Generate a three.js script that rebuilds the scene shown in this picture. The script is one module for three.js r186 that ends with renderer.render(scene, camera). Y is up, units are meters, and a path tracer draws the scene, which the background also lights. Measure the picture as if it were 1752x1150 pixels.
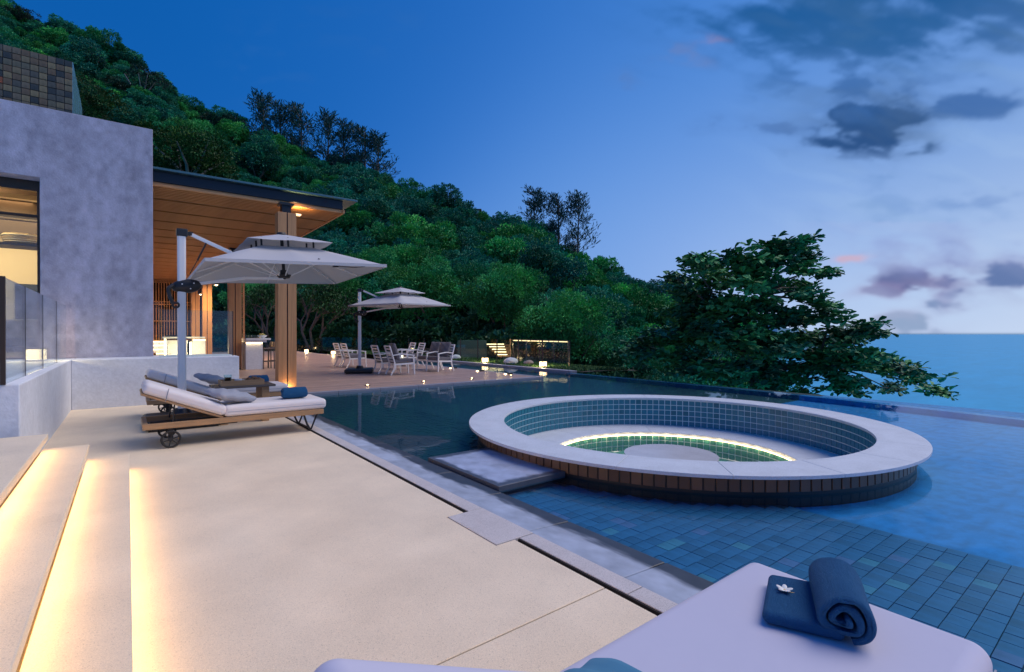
import * as THREE from 'three';
import { RoundedBoxGeometry } from 'three/addons/geometries/RoundedBoxGeometry.js';
import { mergeGeometries } from 'three/addons/utils/BufferGeometryUtils.js';
import { RectAreaLightUniformsLib } from 'three/addons/lights/RectAreaLightUniformsLib.js';
RectAreaLightUniformsLib.init();

// ------------------------------------------------------------------ camera, sky, fill light, exposure
const scene = new THREE.Scene();
const YAW = THREE.MathUtils.degToRad(37.6), EYE = 1.3;
const camera = new THREE.PerspectiveCamera(67.85, 1024 / 672, 0.05, 60000);
camera.position.set(0, EYE, 0);
camera.rotation.order = 'YXZ';
camera.rotation.y = -YAW;
camera.rotation.x = -0.0047;
scene.add(camera);
const renderer = new THREE.WebGLRenderer({ antialias: true });
renderer.toneMapping = THREE.LinearToneMapping;
renderer.toneMappingExposure = 1.6;
renderer.shadowMap.enabled = true;

const SKY_GAIN = 0.77;
const FILL_INTENSITY = 1.4, FILL_COLOR = [1.0, 0.87, 0.76];  // strength and tint of the added fill, with the sun already down
const STEP_LED = 13, WARM = [1.0, 0.60, 0.22];

// ---- numbers: hashes, noise, random
function rng(seed) { let a = seed >>> 0; return () => { a |= 0; a = a + 0x6D2B79F5 | 0; let t = Math.imul(a ^ a >>> 15, 1 | a); t = t + Math.imul(t ^ t >>> 7, 61 | t) ^ t; return ((t ^ t >>> 14) >>> 0) / 4294967296; }; }
const hash2 = (x, y, s = 0) => { let h = Math.imul(x | 0, 374761393) + Math.imul(y | 0, 668265263) + Math.imul(s | 0, 2147483647 ^ 0x5bd1e995); h = Math.imul(h ^ h >>> 13, 1274126177); return ((h ^ h >>> 16) >>> 0) / 4294967296; };
const fade = (t) => t * t * (3 - 2 * t), lerp = (a, b, t) => a + (b - a) * t, clamp = (x, a = 0, b = 1) => Math.min(b, Math.max(a, x)), sstep = (a, b, x) => fade(clamp((x - a) / (b - a)));
function vnoise(x, y, px = 0, py = 0, s = 0) {          // value noise, optionally periodic
  let ix = Math.floor(x), iy = Math.floor(y); const fx = fade(x - ix), fy = fade(y - iy);
  const w = (a, p) => p ? ((a % p) + p) % p : a;
  const x0 = w(ix, px), x1 = w(ix + 1, px), y0 = w(iy, py), y1 = w(iy + 1, py);
  return lerp(lerp(hash2(x0, y0, s), hash2(x1, y0, s), fx), lerp(hash2(x0, y1, s), hash2(x1, y1, s), fx), fy);
}
function fbm(x, y, oct = 5, px = 0, py = 0, s = 0) { let a = 0.5, v = 0, n = 0; for (let i = 0; i < oct; i++) { v += a * vnoise(x, y, px, py, s + i * 17); n += a; a *= 0.5; x *= 2; y *= 2; px *= 2; py *= 2; } return v / n; }

const FWD = new THREE.Vector3(Math.sin(YAW), 0, -Math.cos(YAW)), RGT = new THREE.Vector3(Math.cos(YAW), 0, Math.sin(YAW));
const FOC = 855;
// a place in the world given by the bearing and height at which it is seen from the terrace, and its distance
function sight(px, py, d) { return new THREE.Vector3().addScaledVector(FWD, d).addScaledVector(RGT, (px - 876) / FOC * d).add(new THREE.Vector3(0, EYE - (py - 571) / FOC * d, 0)); }

// ---- sky: dusk, afterglow over the sea, deep blue over the hill
{
  const W = 2048, H = 1024, data = new Float32Array(W * H * 4);
  const lin = (c) => Math.pow(((c / 255) + 0.055) / 1.055, 2.4);
  const dirOf = (px, py) => sight(px, py, 1).sub(new THREE.Vector3(0, EYE, 0)).normalize();
  const pts = [];
  const P = (px, py, r, g, b) => pts.push([dirOf(px, py), lin(r), lin(g), lin(b)]);
  const A = (azDeg, elDeg, r, g, b) => { const a = (azDeg + 37.6) * Math.PI / 180, e = elDeg * Math.PI / 180; pts.push([new THREE.Vector3(Math.sin(a) * Math.cos(e), Math.sin(e), -Math.cos(a) * Math.cos(e)), lin(r), lin(g), lin(b)]); };
  P(150, 20, 3, 82, 160); P(420, 80, 8, 84, 165); P(700, 30, 16, 84, 165); P(500, 170, 22, 96, 180); P(700, 200, 34, 104, 190);
  P(876, 80, 30, 98, 184); P(876, 300, 66, 126, 208); P(1000, 420, 98, 150, 218); P(1100, 300, 84, 142, 218); P(1080, 150, 58, 120, 204);
  P(1100, 20, 34, 100, 182); P(1250, 380, 108, 154, 222); P(1300, 250, 84, 138, 214); P(1300, 100, 66, 126, 206); P(1500, 30, 60, 116, 192);
  P(1500, 200, 82, 134, 208); P(1500, 330, 104, 150, 216); P(1500, 450, 150, 184, 228); P(1480, 540, 205, 220, 240); P(1700, 560, 224, 232, 240);
  P(1700, 480, 168, 196, 230); P(1700, 380, 116, 160, 218); P(1700, 220, 92, 140, 210); P(1720, 60, 86, 136, 204); P(1100, 470, 130, 164, 222); P(1250, 500, 170, 194, 234);
  P(900, 560, 110, 155, 215); P(600, 560, 70, 125, 200); P(200, 400, 30, 100, 185);
  // the rest of the dome goes on as the part in view implies
  A(60, 3, 226, 222, 226); A(60, 14, 140, 176, 222); A(60, 30, 84, 136, 204); A(80, 4, 206, 208, 226); A(80, 18, 128, 164, 218); A(100, 5, 160, 182, 222); A(100, 22, 92, 142, 212); A(125, 6, 118, 156, 212); A(125, 25, 62, 118, 198);
  A(155, 8, 84, 134, 204); A(155, 30, 38, 100, 184); A(185, 10, 62, 118, 196); A(185, 35, 24, 92, 176); A(220, 10, 46, 108, 188); A(220, 35, 14, 86, 168); A(260, 12, 34, 100, 184); A(260, 35, 8, 82, 162); A(300, 10, 34, 102, 186); A(300, 35, 5, 80, 160);
  for (const a of [0, 60, 120, 180, 240, 300]) A(a, 58, 26, 92, 174);
  A(0, 88, 26, 92, 174);
  // clouds: [px, py, rx, ry, strength, r, g, b]
  const clouds = [
    [1450, 20, 210, 70, 1.0, 22, 88, 152], [1640, 15, 160, 50, 0.9, 26, 90, 156], [1330, 50, 110, 60, 0.6, 34, 98, 170], [1480, 78, 120, 34, 0.9, 44, 100, 165], [1560, 55, 140, 36, 0.75, 46, 104, 170], [1700, 60, 70, 40, 0.5, 70, 116, 180],
    [1480, 215, 88, 40, 1.45, 30, 74, 132], [1530, 190, 60, 28, 1.1, 46, 88, 146], [1577, 254, 32, 13, 1.3, 48, 88, 142], [1440, 160, 80, 32, 0.9, 62, 110, 178], [1320, 214, 70, 14, 0.8, 78, 122, 190], [1660, 172, 60, 22, 1.05, 66, 112, 180], [1430, 120, 60, 26, 0.6, 70, 120, 190], [1570, 300, 40, 12, 0.3, 90, 140, 205],
    [1560, 480, 58, 17, 1.35, 84, 100, 156], [1612, 482, 56, 8, 1.0, 112, 128, 178], [1500, 496, 60, 9, 0.9, 128, 140, 188], [1722, 478, 84, 24, 1.3, 84, 116, 174], [1610, 520, 22, 9, 1.0, 118, 148, 196], [1645, 519, 22, 7, 0.8, 128, 156, 202], [1550, 556, 56, 13, 1.1, 140, 168, 208], [1520, 545, 30, 8, 0.6, 150, 176, 214],
    [1600, 400, 160, 60, 0.42, 104, 150, 216], [1530, 350, 90, 40, 0.3, 118, 160, 222], [1710, 340, 70, 12, 0.35, 84, 128, 200], [1640, 440, 120, 16, 0.45, 112, 150, 208],
    [1175, 95, 34, 16, 0.5, 112, 138, 200], [1225, 68, 24, 9, 0.6, 140, 144, 200], [1066, 136, 26, 16, 0.5, 88, 130, 200], [475, 110, 60, 50, 0.28, 44, 108, 190], [395, 55, 20, 16, 0.35, 52, 108, 186], [555, 30, 40, 24, 0.2, 40, 104, 186], [680, 60, 60, 30, 0.2, 50, 112, 192],
    [1450, 440, 22, 5, 0.8, 206, 178, 200],
  ].map((c) => [...c.slice(0, 5), lin(c[5]) * 0.8, lin(c[6]) * 0.8, lin(c[7]) * 0.8]);
  const rowsFrom = Math.floor(H * 0.5) - 4;
  for (let j = 0; j < H; j++) {
    const el = ((j + 0.5) / H - 0.5) * Math.PI;
    for (let i = 0; i < W; i++) {
      const o = (j * W + i) * 4; data[o + 3] = 1;
      if (j < rowsFrom) { data[o] = 0.05; data[o + 1] = 0.12; data[o + 2] = 0.22; continue; }
      const az = ((i + 0.5) / W - 0.5) * 2 * Math.PI, cx = Math.cos(az) * Math.cos(el), cy = Math.sin(Math.max(el, 0)), cz = Math.sin(az) * Math.cos(el);
      let r = 0, g = 0, b = 0, w = 0;
      for (const [d, pr, pg, pb] of pts) { const k = Math.exp((d.x * cx + d.y * cy + d.z * cz - 1) * 42) + 1e-12; r += pr * k; g += pg * k; b += pb * k; w += k; }
      r /= w; g /= w; b /= w;
      const dd = cx * FWD.x + cz * FWD.z, rr = cx * RGT.x + cz * RGT.z;
      if (dd > 0.3 && el > 0) {
        const px = 876 + FOC * rr / dd, py = 571 - FOC * cy / dd;
        if (px > -100 && px < 2100 && py > -200) {
          const wx = (fbm(px / 90, py / 60, 4, 0, 0, 3) - 0.5) * 70, wy = (fbm(px / 90, py / 60, 4, 0, 0, 9) - 0.5) * 34;
          const n = fbm((px + 0.5 * wx) / 58 + 3, (py + 0.5 * wy) / 22, 7, 0, 0, 21), streak = fbm((px + py * 0.9 + wx) / 150, (py - px * 0.30 + wy) / 24, 7, 0, 0, 40);
          for (const [qx, qy, rx, ry, s, R, G, B] of clouds) {
            const soft = rx > 90;
            const ux = (px + wx - qx) / rx, uy = (py + wy - qy) / ry, q = ux * ux + uy * uy;
            if (q > 5) continue;
            const e = Math.exp(-q * 0.7), body = sstep(soft ? 0.46 : 0.55, soft ? 1.0 : 0.86, (soft ? 0.6 * n + 0.45 * streak : n) * 1.22 + e * 0.34 * Math.min(1.25, s) - 0.08), wisp = 0.42 * sstep(0.42, 0.80, streak * 0.7 + n * 0.55 + e * 0.1), a = Math.max(body, wisp * clamp(s)) * clamp(e * 2.0) * Math.min(0.92, s * 0.9);
            const pinkEdge = a * (1 - a) * 4 * (py > 380 ? 0.05 : 0.0);
            r = lerp(r, R, a) + pinkEdge * 0.6; g = lerp(g, G, a) + pinkEdge * 0.2; b = lerp(b, B, a) + pinkEdge * 0.25;
          }
          const cirrus = sstep(0.45, 0.8, streak) * sstep(1150, 1500, px) * sstep(560, 430, py) * 0.42;
          r = lerp(r, r * 1.12 + 0.03, cirrus); g = lerp(g, g * 1.10 + 0.03, cirrus); b = lerp(b, b * 1.05, cirrus);
        }
      }
      data[o] = r * SKY_GAIN; data[o + 1] = g * SKY_GAIN * 0.945; data[o + 2] = b * SKY_GAIN * 0.90;
    }
  }
  const sky = new THREE.DataTexture(data, W, H, THREE.RGBAFormat, THREE.FloatType);
  sky.mapping = THREE.EquirectangularReflectionMapping; sky.magFilter = THREE.LinearFilter; sky.needsUpdate = true;
  scene.background = sky; scene.environment = sky;
}
const sun = new THREE.DirectionalLight(new THREE.Color(...FILL_COLOR), FILL_INTENSITY);   // added soft fill from high up, warms level surfaces; the sun is down
sun.position.set(26, 40, 12); sun.castShadow = true; sun.shadow.radius = 90; sun.shadow.mapSize.set(2048, 2048);
Object.assign(sun.shadow.camera, { left: -60, right: 60, top: 60, bottom: -60, near: 1, far: 200 });
scene.add(sun, sun.target);

// ------------------------------------------------------------------ naming and building helpers
const taken = new Map();
function numbered(name) { const n = taken.get(name) ?? 0; taken.set(name, n + 1); return n ? `${name}_${String(n).padStart(3, '0')}` : name; }
function tag(o, label, category, group) { o.userData = { ...o.userData, label, category }; if (group) o.userData.group = group; return o; }
function thing(name, label, category, [x, y, z] = [0, 0, 0], turn = 0, group) { const o = new THREE.Group(); o.name = numbered(name); o.position.set(x, y, z); o.rotation.y = turn; tag(o, label, category, group); scene.add(o); return o; }
function part(name, geo, mat, parent, pos, rot) {
  const m = new THREE.Mesh(geo, mat); m.name = name; m.castShadow = m.receiveShadow = true;
  if (pos) m.position.set(...pos); if (rot) m.rotation.set(...rot);
  parent.add(m); return m;
}
function struct(name, geo, mat, pos, rot) { const m = part(numbered(name), geo, mat, scene, pos, rot); m.userData.kind = 'structure'; return m; }
function solo(name, geo, mat, label, category, pos, rot, group) { const m = part(numbered(name), geo, mat, scene, pos, rot); return tag(m, label, category, group); }
function stuffPart(m) { m.userData.kind = 'stuff'; return m; }
function copyOf(o, [x, y, z], turn, label) { const c = o.clone(); c.name = numbered(o.name.replace(/_\d{3}$/, '')); c.userData = { ...o.userData, label: label ?? o.userData.label }; c.position.set(x, y, z); c.rotation.y = turn; scene.add(c); return c; }
function bare(g) { const q = g.index ? g.toNonIndexed() : g; for (const k of Object.keys(q.attributes)) if (!['position', 'normal', 'uv', 'color'].includes(k)) q.deleteAttribute(k); return q; }
function M(list) { const l = list.flat(9).map(bare); const all = ['uv', 'color'].filter((k) => l.every((g) => g.attributes[k])); for (const g of l) for (const k of ['uv', 'color']) if (!all.includes(k)) g.deleteAttribute(k); return mergeGeometries(l, false); }
function at(g, x, y, z, rx = 0, ry = 0, rz = 0) { return g.applyMatrix4(new THREE.Matrix4().makeRotationFromEuler(new THREE.Euler(rx, ry, rz)).setPosition(x, y, z)); }
// uv in metres by the facing of each triangle
function metre(g, s = 1) {
  const q = bare(g), p = q.attributes.position, n = q.attributes.normal, uv = new Float32Array(p.count * 2);
  for (let i = 0; i < p.count; i += 3) {
    const ax = Math.abs(n.getX(i) + n.getX(i + 1) + n.getX(i + 2)), ay = Math.abs(n.getY(i) + n.getY(i + 1) + n.getY(i + 2)), az = Math.abs(n.getZ(i) + n.getZ(i + 1) + n.getZ(i + 2));
    for (let k = i; k < i + 3; k++) { const x = p.getX(k), y = p.getY(k), z = p.getZ(k); const [u, v] = ay >= ax && ay >= az ? [x, z] : ax > az ? [z, y] : [x, y]; uv[k * 2] = u * s; uv[k * 2 + 1] = v * s; }
  }
  q.setAttribute('uv', new THREE.BufferAttribute(uv, 2)); return q;
}
// a box from corner to corner with softened edges
function bx(x0, x1, y0, y1, z0, z1, r = 0) {
  const w = x1 - x0, h = y1 - y0, d = z1 - z0, g = r > 0 ? new RoundedBoxGeometry(w, h, d, 2, Math.min(r, w / 2.1, h / 2.1, d / 2.1)) : new THREE.BoxGeometry(w, h, d);
  return metre(at(g, (x0 + x1) / 2, (y0 + y1) / 2, (z0 + z1) / 2));
}
function rod(a, b, r0, r1 = r0, seg = 8) {
  const A = new THREE.Vector3(...a), B = new THREE.Vector3(...b), d = B.clone().sub(A), g = new THREE.CylinderGeometry(r1, r0, d.length(), seg, 1);
  g.translate(0, d.length() / 2, 0);
  g.applyQuaternion(new THREE.Quaternion().setFromUnitVectors(new THREE.Vector3(0, 1, 0), d.normalize())); g.translate(A.x, A.y, A.z); return g;
}
function bar(a, b, w, h) {                                  // rectangular bar between two points
  const A = new THREE.Vector3(...a), B = new THREE.Vector3(...b), d = B.clone().sub(A), L = d.length(), g = new RoundedBoxGeometry(w, h, L, 1, Math.min(w, h) * 0.18);
  g.translate(0, 0, L / 2); const m = new THREE.Matrix4().lookAt(B, A, Math.abs(d.y) > 0.95 * L ? new THREE.Vector3(1, 0, 0) : new THREE.Vector3(0, 1, 0)); g.applyMatrix4(m.setPosition(A)); return g;
}
function tube(pts, r, seg = 24, rad = 8) { return new THREE.TubeGeometry(new THREE.CatmullRomCurve3(pts.map((p) => new THREE.Vector3(...p)), false, 'catmullrom', 0.3), seg, r, rad, false); }

// ------------------------------------------------------------------ textures and materials
function tex(w, h, fn, rx = 1, ry = rx) {                     // fn(u, v) -> grey or [r, g, b], values as they are used
  const d = new Uint8Array(w * h * 4);
  for (let j = 0; j < h; j++) for (let i = 0; i < w; i++) { const v = fn(i / w, j / h), o = (j * w + i) * 4; for (let c = 0; c < 3; c++) d[o + c] = 255 * clamp(typeof v === 'number' ? v : v[c]); d[o + 3] = 255; }
  const t = new THREE.DataTexture(d, w, h); t.wrapS = t.wrapT = THREE.RepeatWrapping; t.magFilter = THREE.LinearFilter; t.minFilter = THREE.LinearMipmapLinearFilter; t.repeat.set(rx, ry); t.needsUpdate = true; return t;
}
const rgb = (r, g, b) => new THREE.Color().setRGB(r, g, b);
const mat = (c, roughness = 0.7, more = {}) => new THREE.MeshStandardMaterial({ color: rgb(...c), roughness, ...more });
const phys = (c, roughness, more) => new THREE.MeshPhysicalMaterial({ color: rgb(...c), roughness, ...more });
const glow = (c, k) => new THREE.MeshStandardMaterial({ color: rgb(0.8, 0.7, 0.5), emissive: rgb(...c), emissiveIntensity: k, roughness: 0.6 });

const tConcrete = tex(1024, 1024, (u, v) => { const n = fbm(u * 6, v * 6, 7, 6, 6, 5), m = fbm(u * 40, v * 30, 3, 40, 30, 8), s = fbm(u * 22, v * 2, 4, 22, 2, 12); const p = hash2(u * 1024, v * 1024, 4); return clamp(0.68 + 0.12 * n + 0.40 * (m - 0.5) + 0.26 * (s - 0.5) + (p - 0.5) * 0.24, 0, 1); }, 0.24);
const tPlaster = tex(512, 512, (u, v) => 0.72 + 0.2 * fbm(u * 5, v * 5, 6, 5, 5, 31) + 0.14 * (fbm(u * 60, v * 60, 2, 60, 60, 33) - 0.5), 0.5);
const tBumpy = tex(512, 512, (u, v) => fbm(u * 48, v * 48, 3, 48, 48, 61), 1.0);
const tTerrace = tex(2048, 2048, (u, v) => { const i = u * 2048, j = v * 2048, p = hash2(i / 2, j / 2, 7), q = hash2(i / 3, j / 3, 9), n = fbm(u * 7, v * 7, 6, 7, 7, 77), m = fbm(u * 2, v * 2, 4, 2, 2, 79); let c = 0.74 + 0.24 * n + 0.13 * (m - 0.5) + (p - 0.5) * 0.20; if (q < 0.025) c -= 0.22; if (q > 0.985) c += 0.12; return [c, c * (0.985 + 0.03 * (m - 0.5)), c * (0.97 + 0.05 * (m - 0.5))]; }, 0.42);
const tGranite = tex(1024, 1024, (u, v) => { const p = hash2(u * 512, v * 512, 3), q = hash2(u * 256, v * 256, 5); return 0.78 + (p - 0.5) * 0.3 + (q < 0.12 ? -0.2 : 0) + 0.15 * (fbm(u * 6, v * 6, 4, 6, 6, 2) - 0.5); }, 1.2);
const tWood = tex(512, 512, (u, v) => { const n = fbm(u * 3, v * 60, 4, 3, 60, 13), m = fbm(u * 5, v * 8, 3, 5, 8, 15); return 0.62 + 0.4 * n + 0.2 * (m - 0.5); }, 1, 1);
const tWeave = tex(256, 256, (u, v) => 0.5 + 0.25 * Math.sin(u * 256 * 0.78539816) * Math.cos(v * 256 * 0.78539816) + 0.2 * (hash2(u * 256, v * 256, 6) - 0.5), 12);
const tCloth = tex(512, 512, (u, v) => 0.5 + 0.5 * (fbm(u * 5, v * 9, 4, 5, 9, 25) - 0.5), 1.4);
const tTerry = tex(512, 512, (u, v) => 0.45 + 0.5 * (hash2(u * 256, v * 256, 44) - 0.5) + 0.5 * (fbm(u * 10, v * 30, 3, 10, 30, 45) - 0.5), 3.2);
const tSlate = tex(512, 512, (u, v) => 0.55 + 0.6 * (fbm(u * 6, v * 10, 6, 6, 10, 51)) - 0.1 * hash2(u * 512, v * 512, 52), 1.6);
const tWave = tex(512, 512, (u, v) => 0.5 * fbm(u * 8, v * 8, 3, 8, 8, 91) + 0.5 * fbm(u * 3, v * 4, 3, 3, 4, 93), 0.32);
// the coping by the pool: dry pale stone, wet and dark in ragged tongues on the water side (u across, v along)
const tSea = tex(512, 512, (u, v) => 0.72 + 0.36 * (0.6 * fbm(u * 3, v * 14, 5, 3, 14, 95) + 0.4 * fbm(u * 20, v * 60, 4, 20, 60, 97)), 0.06);
const copingWet = (u, v) => { const e = 0.52 + 0.40 * (fbm(v * 22, u * 3, 5, 22, 0, 71) - 0.5) + 0.26 * (fbm(v * 90, u * 8, 3, 90, 0, 72) - 0.5); return sstep(e - 0.05, e + 0.20, u); };
const tCoping = tex(128, 2048, (u, v) => { const w = copingWet(u, v), n = 0.70 + 0.45 * (fbm(u * 4, v * 128, 5, 0, 128, 75) - 0.5); return lerp(n, 0.12 * n + 0.01, w); });
const tCopingR = tex(128, 2048, (u, v) => lerp(0.66, 0.42, copingWet(u, v)));
const slabWet = (u, v) => { const e = 0.06 + 0.10 * fbm(u * 14, v * 14, 4, 0, 0, 82), d = Math.min(u, 1 - u * 0.999, v, 1 - v); return 1 - sstep(e * 0.4, e, d); };
const tSlab = tex(512, 768, (u, v) => { const w = slabWet(u, v), n = 0.66 + 0.4 * (fbm(u * 9, v * 13, 5, 0, 0, 85) - 0.5); return lerp(n, 0.2 * n, w); });

const mt = {
  concrete: mat([0.50, 0.49, 0.60], 0.85, { map: tConcrete, bumpMap: tBumpy, bumpScale: 0.0025 }),
  white: mat([0.82, 0.85, 0.92], 0.8, { map: tPlaster, bumpMap: tBumpy, bumpScale: 0.0018 }),
  terrace: mat([0.95, 0.79, 0.58], 0.62, { map: tTerrace, bumpMap: tTerrace, bumpScale: 0.0015 }),
  granite: mat([0.74, 0.68, 0.66], 0.65, { map: tGranite }),
  edgeStone: mat([0.34, 0.34, 0.40], 0.5, { map: tGranite }),
  coping: mat([0.52, 0.59, 0.72], 1.0, { map: tCoping, roughnessMap: tCopingR }),
  slab: mat([0.58, 0.66, 0.86], 0.4, { map: tSlab }),
  slot: mat([0.02, 0.016, 0.014], 0.9),
  bronze: mat([0.05, 0.032, 0.022], 0.4, { metalness: 0.3 }),
  black: mat([0.018, 0.018, 0.02], 0.45),
  darkSteel: mat([0.03, 0.03, 0.035], 0.4, { metalness: 0.5 }),
  fascia: mat([0.015, 0.02, 0.03], 0.35, { metalness: 0.4 }),
  roofSheet: mat([0.07, 0.16, 0.19], 0.4, { metalness: 0.5 }),
  oak: mat([0.66, 0.32, 0.13], 0.55, { map: tWood }),
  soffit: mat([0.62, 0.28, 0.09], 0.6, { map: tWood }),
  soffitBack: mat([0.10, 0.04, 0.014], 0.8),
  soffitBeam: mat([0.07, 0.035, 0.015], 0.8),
  deck: [0.47, 0.53, 0.42, 0.50].map((k) => mat([k, k * 0.68, k * 0.55], 0.42, { map: tWood })),
  teak: mat([0.46, 0.27, 0.13], 0.55, { map: tWood }),
  greyWood: mat([0.13, 0.105, 0.09], 0.6, { map: tWood }),
  glass: phys([0.86, 0.94, 0.95], 0.02, { transmission: 1, thickness: 0, ior: 1.5 }),
  fenceGlass: phys([0.80, 0.92, 0.92], 0.02, { specularIntensity: 0.45, transmission: 1, thickness: 0, ior: 1.5 }),
  blackGlass: phys([0.006, 0.008, 0.010], 0.03, { ior: 1.6 }),
  mattress: mat([0.76, 0.71, 0.70], 0.85, { bumpMap: tCloth, bumpScale: 0.006 }), lavender: mat([0.55, 0.54, 0.66], 0.85, { bumpMap: tCloth, bumpScale: 0.004 }),  // lavender: mattress cloth with the cooler dusk light put into its colour
  pillow: mat([0.32, 0.34, 0.40], 0.9, { bumpMap: tCloth, bumpScale: 0.012 }),
  greyCushion: mat([0.15, 0.14, 0.155], 0.9, { bumpMap: tCloth, bumpScale: 0.008 }),
  bluePillow: mat([0.06, 0.22, 0.36], 0.9, { bumpMap: tCloth, bumpScale: 0.008 }),
  towel: mat([0.008, 0.095, 0.24], 1.0, { bumpMap: tTerry, bumpScale: 0.008 }),
  canopy: phys([0.52, 0.51, 0.52], 0.85, { transmission: 0.04, thickness: 0 }),
  whiteMetal: mat([0.80, 0.79, 0.78], 0.35),
  whiteLacquer: mat([0.80, 0.80, 0.80], 0.3),
  tubStone: mat([0.78, 0.83, 0.90], 0.55, { map: tGranite }),
  grout: mat([0.80, 0.88, 0.88], 0.7),
  rubber: mat([0.02, 0.018, 0.018], 0.7),
  cream: mat([0.82, 0.74, 0.60], 0.8),
  sea: phys([0.015, 0.40, 0.70], 0.35, { specularIntensity: 0.36, map: tSea, bumpMap: tWave, bumpScale: 0.10, ior: 1.33 }),
  water: phys([0.62, 0.90, 0.98], 0.035, { transmission: 1, specularIntensity: 0.55, thickness: 0, ior: 1.33, bumpMap: tWave, bumpScale: 0.0035 }),
  poolSkyTint: mat([0.02, 0.27, 0.60], 0.6, { map: tSlate }), poolDark: mat([0.022, 0.060, 0.075], 0.5, { map: tSlate }), tubShade: mat([0.010, 0.012, 0.016], 0.4),  // pool tones carry what the water would mirror: blue sky, dark hill
  poolWall: mat([0.03, 0.10, 0.15], 0.5, { map: tSlate }),
  ledGlow: glow([1.0, 0.72, 0.36], 5), lampGlow: glow([1.0, 0.76, 0.42], 6), softGlow: glow([1.0, 0.70, 0.36], 3), dimGlow: glow([1.0, 0.6, 0.28], 1.6),
  soil: mat([0.05, 0.04, 0.025], 0.95),
  grass: mat([0.05, 0.13, 0.035], 0.9),
  bark: mat([0.16, 0.12, 0.10], 0.9),
  paleBark: mat([0.34, 0.30, 0.27], 0.9),
  rock: mat([0.62, 0.62, 0.62], 0.8, { bumpMap: tBumpy, bumpScale: 0.02 }),
};
function areaLight(w, h, c, k, p, look) { const l = new THREE.RectAreaLight(rgb(...c), k, w, h); l.position.set(...p); l.lookAt(...look); scene.add(l); return l; }
function pointLight(c, k, p, r = 1) { const l = new THREE.PointLight(rgb(...c), k); l.position.set(...p); l.castShadow = true; l.shadow.radius = r; scene.add(l); return l; }
function spotUp(c, k, p, to, angle = 0.7) { const l = new THREE.SpotLight(rgb(...c), k, 0, angle, 0.7); l.position.set(...p); l.target.position.set(...to); l.castShadow = true; l.shadow.radius = 2; scene.add(l, l.target); return l; }

// ------------------------------------------------------------------ sea, hill, far headland
const SEA_Y = -28;
struct('sea', metre(at(new THREE.PlaneGeometry(50000, 50000, 1, 1), 0, SEA_Y, 0, -Math.PI / 2), 0.12), mt.sea);
// profile of the hill by bearing: [bearing, ridge line, ridge distance, foot distance, foot level]
const PROFILE = [[-700, -300, 150, 46, 0], [0, 18, 150, 48, 0], [130, 92, 150, 48, 0], [200, 108, 150, 48, 0], [260, 140, 150, 48, 0], [330, 206, 148, 47, 0], [420, 250, 146, 46, 0], [540, 296, 142, 45, 0], [650, 330, 138, 44, 0], [720, 352, 134, 42, 0], [800, 384, 130, 39, 0], [880, 414, 126, 34, -0.4], [960, 452, 122, 31, -1.5], [1010, 484, 117, 29, -3], [1080, 508, 110, 27, -5], [1130, 526, 104, 26, -7], [1200, 555, 96, 25, -9], [1300, 600, 88, 24, -14], [1400, 720, 76, 24, -30], [3000, 900, 70, 24, -40]];
function profile(px) { let k = 1; while (k < PROFILE.length - 1 && PROFILE[k][0] < px) k++; const a = PROFILE[k - 1], b = PROFILE[k], t = clamp((px - a[0]) / (b[0] - a[0])); return a.map((v, i) => lerp(v, b[i], t)); }
function ground(x, z) {
  const d = x * FWD.x + z * FWD.z, c = x * RGT.x + z * RGT.z; if (d < 5) return -3.5;
  const [, ry, dr, d0, b0] = profile(876 + FOC * c / d), top = EYE + dr * (571 - ry) / FOC - 1.8, t = (d - d0) / (dr - d0);
  let h = t <= 0 ? b0 - 0.5 : t < 1 ? b0 - 0.5 + (top - b0 + 0.5) * (0.75 * t + 0.25 * t * t) : top - (d - dr) * 0.45;
  h += (fbm(x / 22 + 50, z / 22 + 50, 4, 0, 0, 15) - 0.5) * 9 * clamp(t * 2.5) * clamp(1.6 - t);
  if (x < 14.4 && z > -44 && x > -30) h = Math.min(h, -3.5);
  return h;
}
{
  const NA = 150, ND = 90, pos = [], idx = [];
  for (let j = 0; j <= ND; j++) for (let i = 0; i <= NA; i++) { const a = lerp(-0.80, 0.62, i / NA), d = 8 + 330 * Math.pow(j / ND, 1.6), x = FWD.x * d + RGT.x * Math.tan(a) * d, z = FWD.z * d + RGT.z * Math.tan(a) * d; pos.push(x, ground(x, z), z); }
  for (let j = 0; j < ND; j++) for (let i = 0; i < NA; i++) { const a = j * (NA + 1) + i; idx.push(a, a + 1, a + NA + 1, a + 1, a + NA + 2, a + NA + 1); }
  const g = new THREE.BufferGeometry(); g.setAttribute('position', new THREE.Float32BufferAttribute(pos, 3)); g.setIndex(idx); g.computeVertexNormals();
  struct('hill', g, mat([0.012, 0.022, 0.012], 1));
}
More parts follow.
